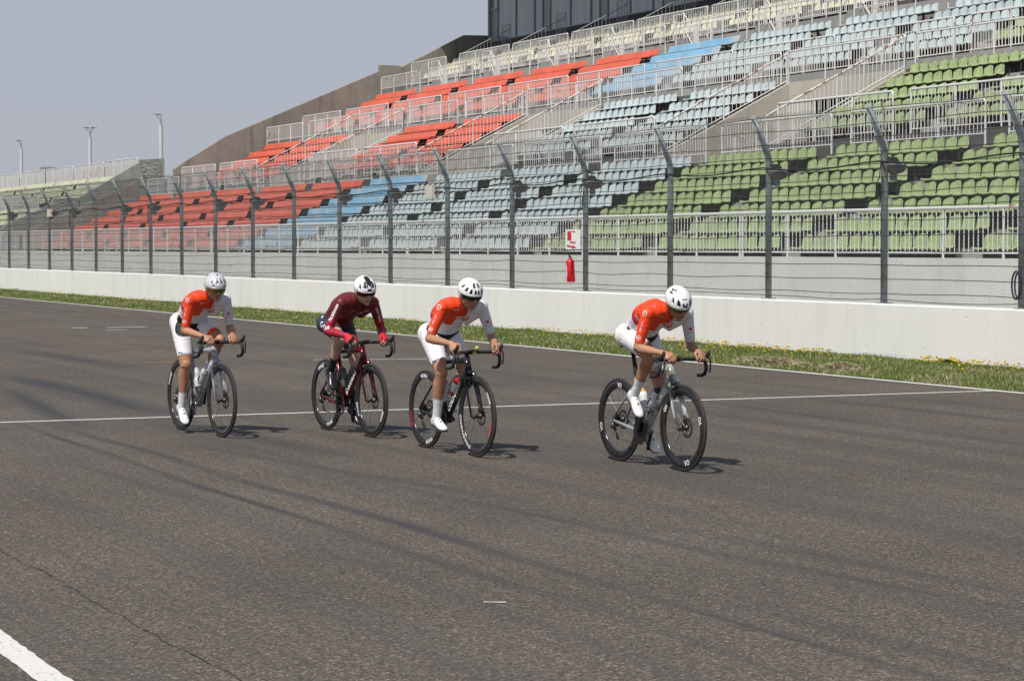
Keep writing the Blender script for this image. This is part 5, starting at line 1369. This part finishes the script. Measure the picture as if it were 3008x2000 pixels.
def decals_orange(num):
    def g(root, bvh, B, bk, tx, ch, hip):
        sR, eR = B['uarmR']; sL, eL = B['uarmL']
        dn = (eR-sR).normalized(); N = Vector((.55, -.83, .1)); side = dn.cross(N).normalized()
        r_ = ring2d(.017, .023); v_, f_ = r_
        decal('sleeve_badge', bvh, v_, f_, fr(sR, eR, .05), N+Vector((0,0,.25)), side, M['decalW'], root)
        v_, f_ = ([(-.007,-.006),(.011,-.006),(.003,.014)], [(0,1,2)]); decal('sleeve_badge', bvh, v_, f_, fr(sR, eR, .05), N+Vector((0,0,.25)), side, M['decalW'], root)
        v_, f_ = ring2d(.018, .021); decal('sleeve_badge', bvh, v_, f_, fr(sR, eR, .70), N, side, M['decalW'], root)
        v_, f_ = text_data('NSC', .022, .001); decal('sleeve_badge', bvh, v_, f_, fr(sR, eR, .70), N, -side if side.x > 0 else side, M['decalW'], root)
        for k_, tt in enumerate((.26, .34, .42, .50)):
            v_, f_ = text_data('ode8'[k_], .032, 0); decal('sleeve_print', bvh, v_, f_, fr(sR, eR, tt), N, side*(1 if side.x > 0 else -1), M['decalW'], root)
        v_, f_ = ring2d(.015, .018); decal('shoulder_ring', bvh, v_, f_, sR+Vector((.0, .05, .04)), Vector((.5,-.4,.8)), side, M['decalPale'], root)
        # badge on the white sleeve
        Nl = Vector((.93, -.30, .1)); dl = (eL-sL).normalized(); sl = dl.cross(Nl).normalized(); sl = sl*(1 if sl.y > 0 else -1)
        v_, f_ = disc2d(.028); decal('round_badge', bvh, [(a*1.1, b_*.8) for a, b_ in v_], f_, fr(sL, eL, .52), Nl, sl, M['decalNavy'], root)
        v_, f_ = disc2d(.019); decal('round_badge', bvh, [(a*1.0, b_*.85) for a, b_ in v_], f_, fr(sL, eL, .52), Nl, sl, M['decalW'], root, lift=.008)
        v_, f_ = disc2d(.012); decal('round_badge', bvh, v_, f_, fr(sL, eL, .50), Nl, sl, M['decalR'], root, lift=.010)
        # flag and chest print
        Nc = (Vector((.75, -.35, -.1))); Uc = Vector((.3, .9, 0)); c0 = ch-bk*.06+tx*.02
        v_, f_ = grid2d(.040, .028); decal('flag_patch', bvh, v_, f_, c0+Vector((0, -.075, .0)), Nc, Uc, M['decalW'], root)
        v_, f_ = disc2d(.008); decal('flag_patch', bvh, v_, f_, c0+Vector((0, -.075, .0)), Nc, Uc, M['decalR'], root, lift=.008)
        c1 = ch-bk*.09-tx*.06
        v_, f_ = grid2d(.125, .055, 10, 4); v_ = [(a*(1-.25*abs(b_/.0275)), b_) for a, b_ in v_]; decal('chest_emblem', bvh, v_, f_, c1+Vector((0,.0,.0)), Nc, Uc, M['orange'], root, lift=.0065)
        v_, f_ = text_data('TTBT', .038, .002, 1.15); decal('chest_lettering', bvh, v_, f_, c1+Vector((0,.0,.0)), Nc, Uc, M['decalW'], root, lift=.009)
        c2 = ch-bk*.09-tx*.135
        v_, f_ = text_data('ACCEL', .030, .001, 1.3); decal('chest_lettering', bvh, v_, f_, c2, Nc, Uc, M['decalNavy'], root)
        v_, f_ = grid2d(.0045, .15, 1, 14); zt = [(p, q) for p, q in v_]; decal('zip', bvh, zt, f_, ch-bk*.08-tx*.02+Vector((0,.012,0)), Vector((.75,-.2,-.2)), Vector((.1,.97,0)), M['black'], root, 1.0, .0095)
        a, b_ = B['thighR']; v_, f_ = text_data('SMITH', .014, .001, 1.2); decal('hem_print', bvh, v_, f_, fr(a, b_, .72), Vector((.6,-.8,.1)), Vector((.7,.6,0)), M['decalNavy'], root)
    return g
def decals_red(root, bvh, B, bk, tx, ch, hip):
    sR, eR = B['uarmR']; N = Vector((.60, -.80, .15)); dn = (eR-sR).normalized()
    v_, f_ = text_data('Palatinose', .046, .0025, 1.0); decal('sleeve_lettering', bvh, v_, f_, fr(sR, eR, .36)+Vector((0,0,0)), N, -dn, M['decalW'], root, .95)
    v_, f_ = text_data('LDI', .042, .002, 1.1); decal('sleeve_lettering', bvh, v_, f_, fr(sR, eR, .92), N, Vector((.8,.6,.15)), M['decalW'], root)
    sL, eL = B['uarmL']; dl = (eL-sL).normalized()
    v_, f_ = text_data('Flying Carp', .032, .001, 1.0); decal('sleeve_lettering', bvh, v_, f_, fr(sL, eL, .45), Vector((.95,-.2,.2)), dl, M['decalW'], root)
    v_, f_ = ([(-.016,-.012),(.016,-.012),(.0,.020)], [(0,1,2)]); a, b_ = B['farmL']; decal('sleeve_badge', bvh, v_, f_, fr(a, b_, .30), Vector((.95,-.3,.1)), Vector((0,1,0)), M['decalW'], root)
    Nc = Vector((.75, -.35, -.1)); Uc = Vector((.3, .9, 0))
    v_, f_ = text_data('NIPS', .022, .001); decal('chest_lettering', bvh, v_, f_, ch-bk*.08+Vector((0,-.06,-.02)), Nc, Uc, M['decalPale'], root)
    v_, f_ = text_data('ASIX', .022, .001); decal('chest_lettering', bvh, v_, f_, ch-bk*.08+Vector((0,.085,-.02)), Nc, Uc, M['decalPale'], root)
    v_, f_ = text_data('KINAN', .026, .0005, 1.6); decal('chest_lettering', bvh, v_, f_, ch-bk*.09-tx*.07, Nc, Uc, M['decalPale'], root)
    a, b_ = B['thighR']; c_ = fr(a, b_, .22)+Vector((-.01,0,.01)); N2 = Vector((.35, -.93, .05)); U2 = Vector((.93, .35, .15))
    for pl in ([(-.055,.045),(.045,.055),(.050,.040),(-.040,.030)], [(-.055,.045),(-.040,.040),(-.060,.000),(-.075,.000)], [(-.045,.005),(.030,.012),(.034,-.002),(-.042,-.010)],
               [(-.070,-.050),(-.055,-.055),(.010,.030),(-.005,.036)], [(.0,-.005),(.014,-.006),(.020,-.075),(.008,-.075)], [(-.020,-.010),(-.006,-.012),(-.045,-.055),(-.058,-.050)]):
        decal('shorts_emblem', bvh, pl, [tuple(range(len(pl)))], c_, N2, U2, M['decalW'], root, 1.05, .009)
    v_, f_ = disc2d(.014); decal('shorts_badge', bvh, v_, f_, hip+Vector((.0,-.12,.06)), Vector((.3,-.9,.3)), U2, M['decalW'], root)
M['decalPale'] = pmat('pale_print', (0.60, 0.42, 0.42), rough=.5); M['decalNavy'] = pmat('navy_print', (0.05, 0.06, 0.16), rough=.5)
def SD(a, e): return Vector((math.cos(R(e))*math.cos(R(a)), math.cos(R(e))*math.sin(R(a)), math.sin(R(e))))
puppy = lambda wr, wl: dict(
    handR=dict(w=wr, d=(.86, .32, -.30), n=(.15, .55, -.80), s=(-.2, .8, .5), curl=(.75, .95, .7), pole=(-1, -.42, -.30)),
    handL=dict(w=wl, d=(.93, -.10, -.22), n=(.1, -.35, -.90), s=(.1, -.9, .3), curl=(.80, 1.0, .8), pole=(-1, .42, -.30)))
hoods = lambda wr, wl: dict(
    handR=dict(w=wr, d=(.86, -.02, -.46), n=(-.30, .62, -.70), s=(.1, .9, .4), curl=(.65, .95, .7), pole=(-.75, -.55, -.55)),
    handL=dict(w=wl, d=(.86, .02, -.46), n=(-.30, -.62, -.70), s=(.1, -.9, .4), curl=(.65, .95, .7), pole=(-.75, .55, -.55)))
clear2 = [('bottle_clear', 'clear plastic bottle in the down tube cage of the leftmost bicycle', 'bottle_clear'), ('bottle_clear', 'clear plastic bottle on the seat tube of the leftmost bicycle', 'bottle_clear')]
RD = [
 dict(name='leftmost', front=(-20.33, 6.37), yaw=5.5, crank=-106,
      bike=dict(frame='frame_silver', fork='frame_silver', stays='frame_silver', tape='black', stem='carbon', wtr=[('roval', .058, 150, 1.15, 0, False)], wtf=None, rim=.045, frame_text='S-WORKS', ft_mat='black', bottles=clear2),
      blabel='silver road bicycle with clear bottles, ridden by the leftmost cyclist',
      label='cyclist in orange and white suit with silver helmet and green mirrored glasses, leftmost of four',
      K=dict(hip=(-.195, 0, 1.035), chest=(.270, 0, 1.265), head=(.435, 0, 1.372), hrot=(17, -4, 0), foot=(28, 14), knee_out=(.05, .12), thick=1.0, arch=.055, hem=.80, cuff=.84, sock_t=.66, sock='sock', shoe='shoeW', skin='skinA', lens='lensG',
             kit=kit_orange(dict(bk=.42, hemL=True, hem=.80, oval=(.095, -.100, -.060, .070, .075, .115))), decals=decals_orange('7'), num=('7', (-.030, -.080, .060)), helm=('helmS', 'helmB'), vents=[(14, 28, 12, 56, 4.0, 2.2), (46, 22, 44, 48, 3.4, 2.0), (0, 76, 0, 84, 6, 6), (27, 9, 38, 18, 4.4, 3.0)],
             **puppy((.455, -.125, .925), (.435, .175, .930)))),
 dict(name='second', front=(-19.75, 7.62), yaw=4.5, crank=98,
      bike=dict(frame='frame_maroon', fork='frame_maroon', stays='frame_maroon', wtr=[('roval', .058, 110, 1.15, 0, False), ('roval', .058, -70, 1.15, 0, True)], wtf=[('roval', .058, 200, 1.15, 0, False), ('roval', .046, -28, 1.15, 0, True)], rim=.060, frame_text='S-WORKS', bottles=[('bottle_dark', 'dark bottle in the down tube cage of the maroon bicycle', 'bottle_dark'), ('bottle_dark', 'smoky translucent bottle on the seat tube of the maroon bicycle', 'black')]),
      blabel='maroon and black road bicycle ridden by the cyclist in dark red',
      label='cyclist in dark red long-sleeved jersey, navy shorts and white helmet with black stripes',
      K=dict(hip=(-.190, 0, 1.025), chest=(.285, 0, 1.240), head=(.450, 0, 1.342), hrot=(20, -4, 3), foot=(40, 30), knee_out=(.10, .06), thick=.92, wide=.95, arch=.055, hem=.66, cuff=1.2, long=True, sock_t=.60, sock='sockblack', shoe='shoeB', skin='skinB', lens='lensR', gloves=True,
             kit=kit_red, decals=decals_red, helm=('helmW', 'helmB'), stripe=[(SD(0, 88), SD(0, 56), .26, 1), (SD(0, 56), SD(0, 40), .08, 1), (SD(24, 10), SD(70, 6), .035, 1), (SD(-24, 10), SD(-70, 6), .035, 1)],
             vents=[(27, 22, 36, 58, 9.5, 5.5), (54, 12, 64, 36, 8.0, 5.0), (0, 13, 10, 18, 11, 6), (11, 24, 13, 48, 3.0, 2.0), (85, 14, 100, 36, 5, 4)],
             **hoods((.455, -.180, .930), (.440, .190, .930)))),
 dict(name='third', front=(-17.53, 7.71), yaw=3.0, crank=-27,
      bike=dict(frame='frame_black', fork='frame_black', stays='frame_black', rim=.050, wtr=[('BORA', .042, -72, 1.2, 0, True), ('ULTRA', .040, 200, 1.2, 1, False), ('BORA', .04, 92, 1.2, 0, False)], wtf=[('CAMPAGNOLO', .040, 215, 1.25, 0, True), ('ULTRA', .036, -20, 1.2, 1, True), ('BORA', .034, 35, 1.2, 0, True)], frame_text='COLNAGO', light=True,
                bottles=[('shoeW', 'white bottle with red print in the down tube cage of the black bicycle', 'redpaint', 'decalR'), ('bottle_clear', 'white bottle with red cap on the seat tube of the black bicycle', 'redpaint')]),
      blabel='black road bicycle with white and red rim lettering, third from left',
      label='cyclist in orange and white suit with white slotted helmet and black glasses',
      K=dict(hip=(-.140, 0, 1.000), chest=(.300, 0, 1.255), head=(.445, 0, 1.350), hrot=(20, 2, 0), foot=(6, 22), knee_out=(.10, .06), thick=1.03, wide=1.05, arch=.055, hem=.78, cuff=.84, sock_t=.58, sock='sock', shoe='shoeW', skin='skinA', lens='lensB',
             kit=kit_orange(dict(bk=.25)), decals=decals_orange(''), helm=('helmW', 'helmB'), vents=[(16, 40, 20, 66, 6.5, 4.4), (9, 11, 9, 32, 5.2, 2.6), (33, 9, 30, 33, 6.2, 3.2), (60, 10, 52, 36, 6.4, 3.4), (88, 14, 78, 40, 6, 4)],
             **hoods((.500, -.198, .945), (.520, .200, .940)))),
 dict(name='lead', front=(-15.74, 8.68), yaw=2.8, crank=63,
      bike=dict(frame='frame_camo', fork='frame_camo', stays='frame_silver', rim=.062, solid=True, wtf=[('VO', .060, -73, .9, 0, True), ('VO', .05, 150, .9, 0, True), ('VO', .05, 15, .9, 0, True)], wtr=[('VO', .055, 195, .9, 0, False), ('VO', .05, 85, .9, 0, False)], frame_text='GIANT', ft_mat='black',
                bottles=[('bottle_clear', 'pale bottle with dark cap in the down tube cage of the camouflage bicycle', 'black'), ('shoeW', 'white bottle with yellow-orange cap on the camouflage bicycle', 'gold')]),
      blabel='grey camouflage road bicycle with deep black wheels, ridden by the rightmost cyclist',
      label='leading cyclist in orange and white suit with helmet numbered 27, head lowered, rightmost of four',
      K=dict(hip=(-.115, 0, 1.040), chest=(.345, 0, 1.240), head=(.500, 0, 1.305), hrot=(33, -2, 6), foot=(36, 34), knee_out=(.05, .12), thick=1.0, wide=1.02, arch=.065, hem=.72, cuff=.82, sock_t=.60, sock='sock', shoe='shoeW', skin='skinA', lens='lensG',
             kit=kit_orange(dict(bk=.14, hem=.72)), decals=decals_orange('27'), num=('27', (-.012, -.062, .082)), helm=('helmW', 'helmB'), vents=[(8, 45, 9, 48, 6.4, 6.0), (30, 14, 40, 40, 8.5, 3.6), (3, 10, 12, 30, 4.6, 2.6), (60, 14, 70, 38, 7.0, 4.0)],
             **puppy((.520, -.150, .925), (.520, .180, .928)))),
]
for q in RD:
    yw = R(q['yaw']); off = Vector((math.cos(yw), math.sin(yw), 0))*.585
    loc = Vector((q['front'][0], q['front'][1], .006))-off
    kb = dict(q['bike']); kb['crank'] = R(q['crank'])
    bicycle(q['blabel'], loc, yw, kb)
    rider(q['label'], dict(mw=Matrix.Translation(loc) @ Matrix.Rotation(yw, 4, 'Z'), crank=R(q['crank'])), q['K'])
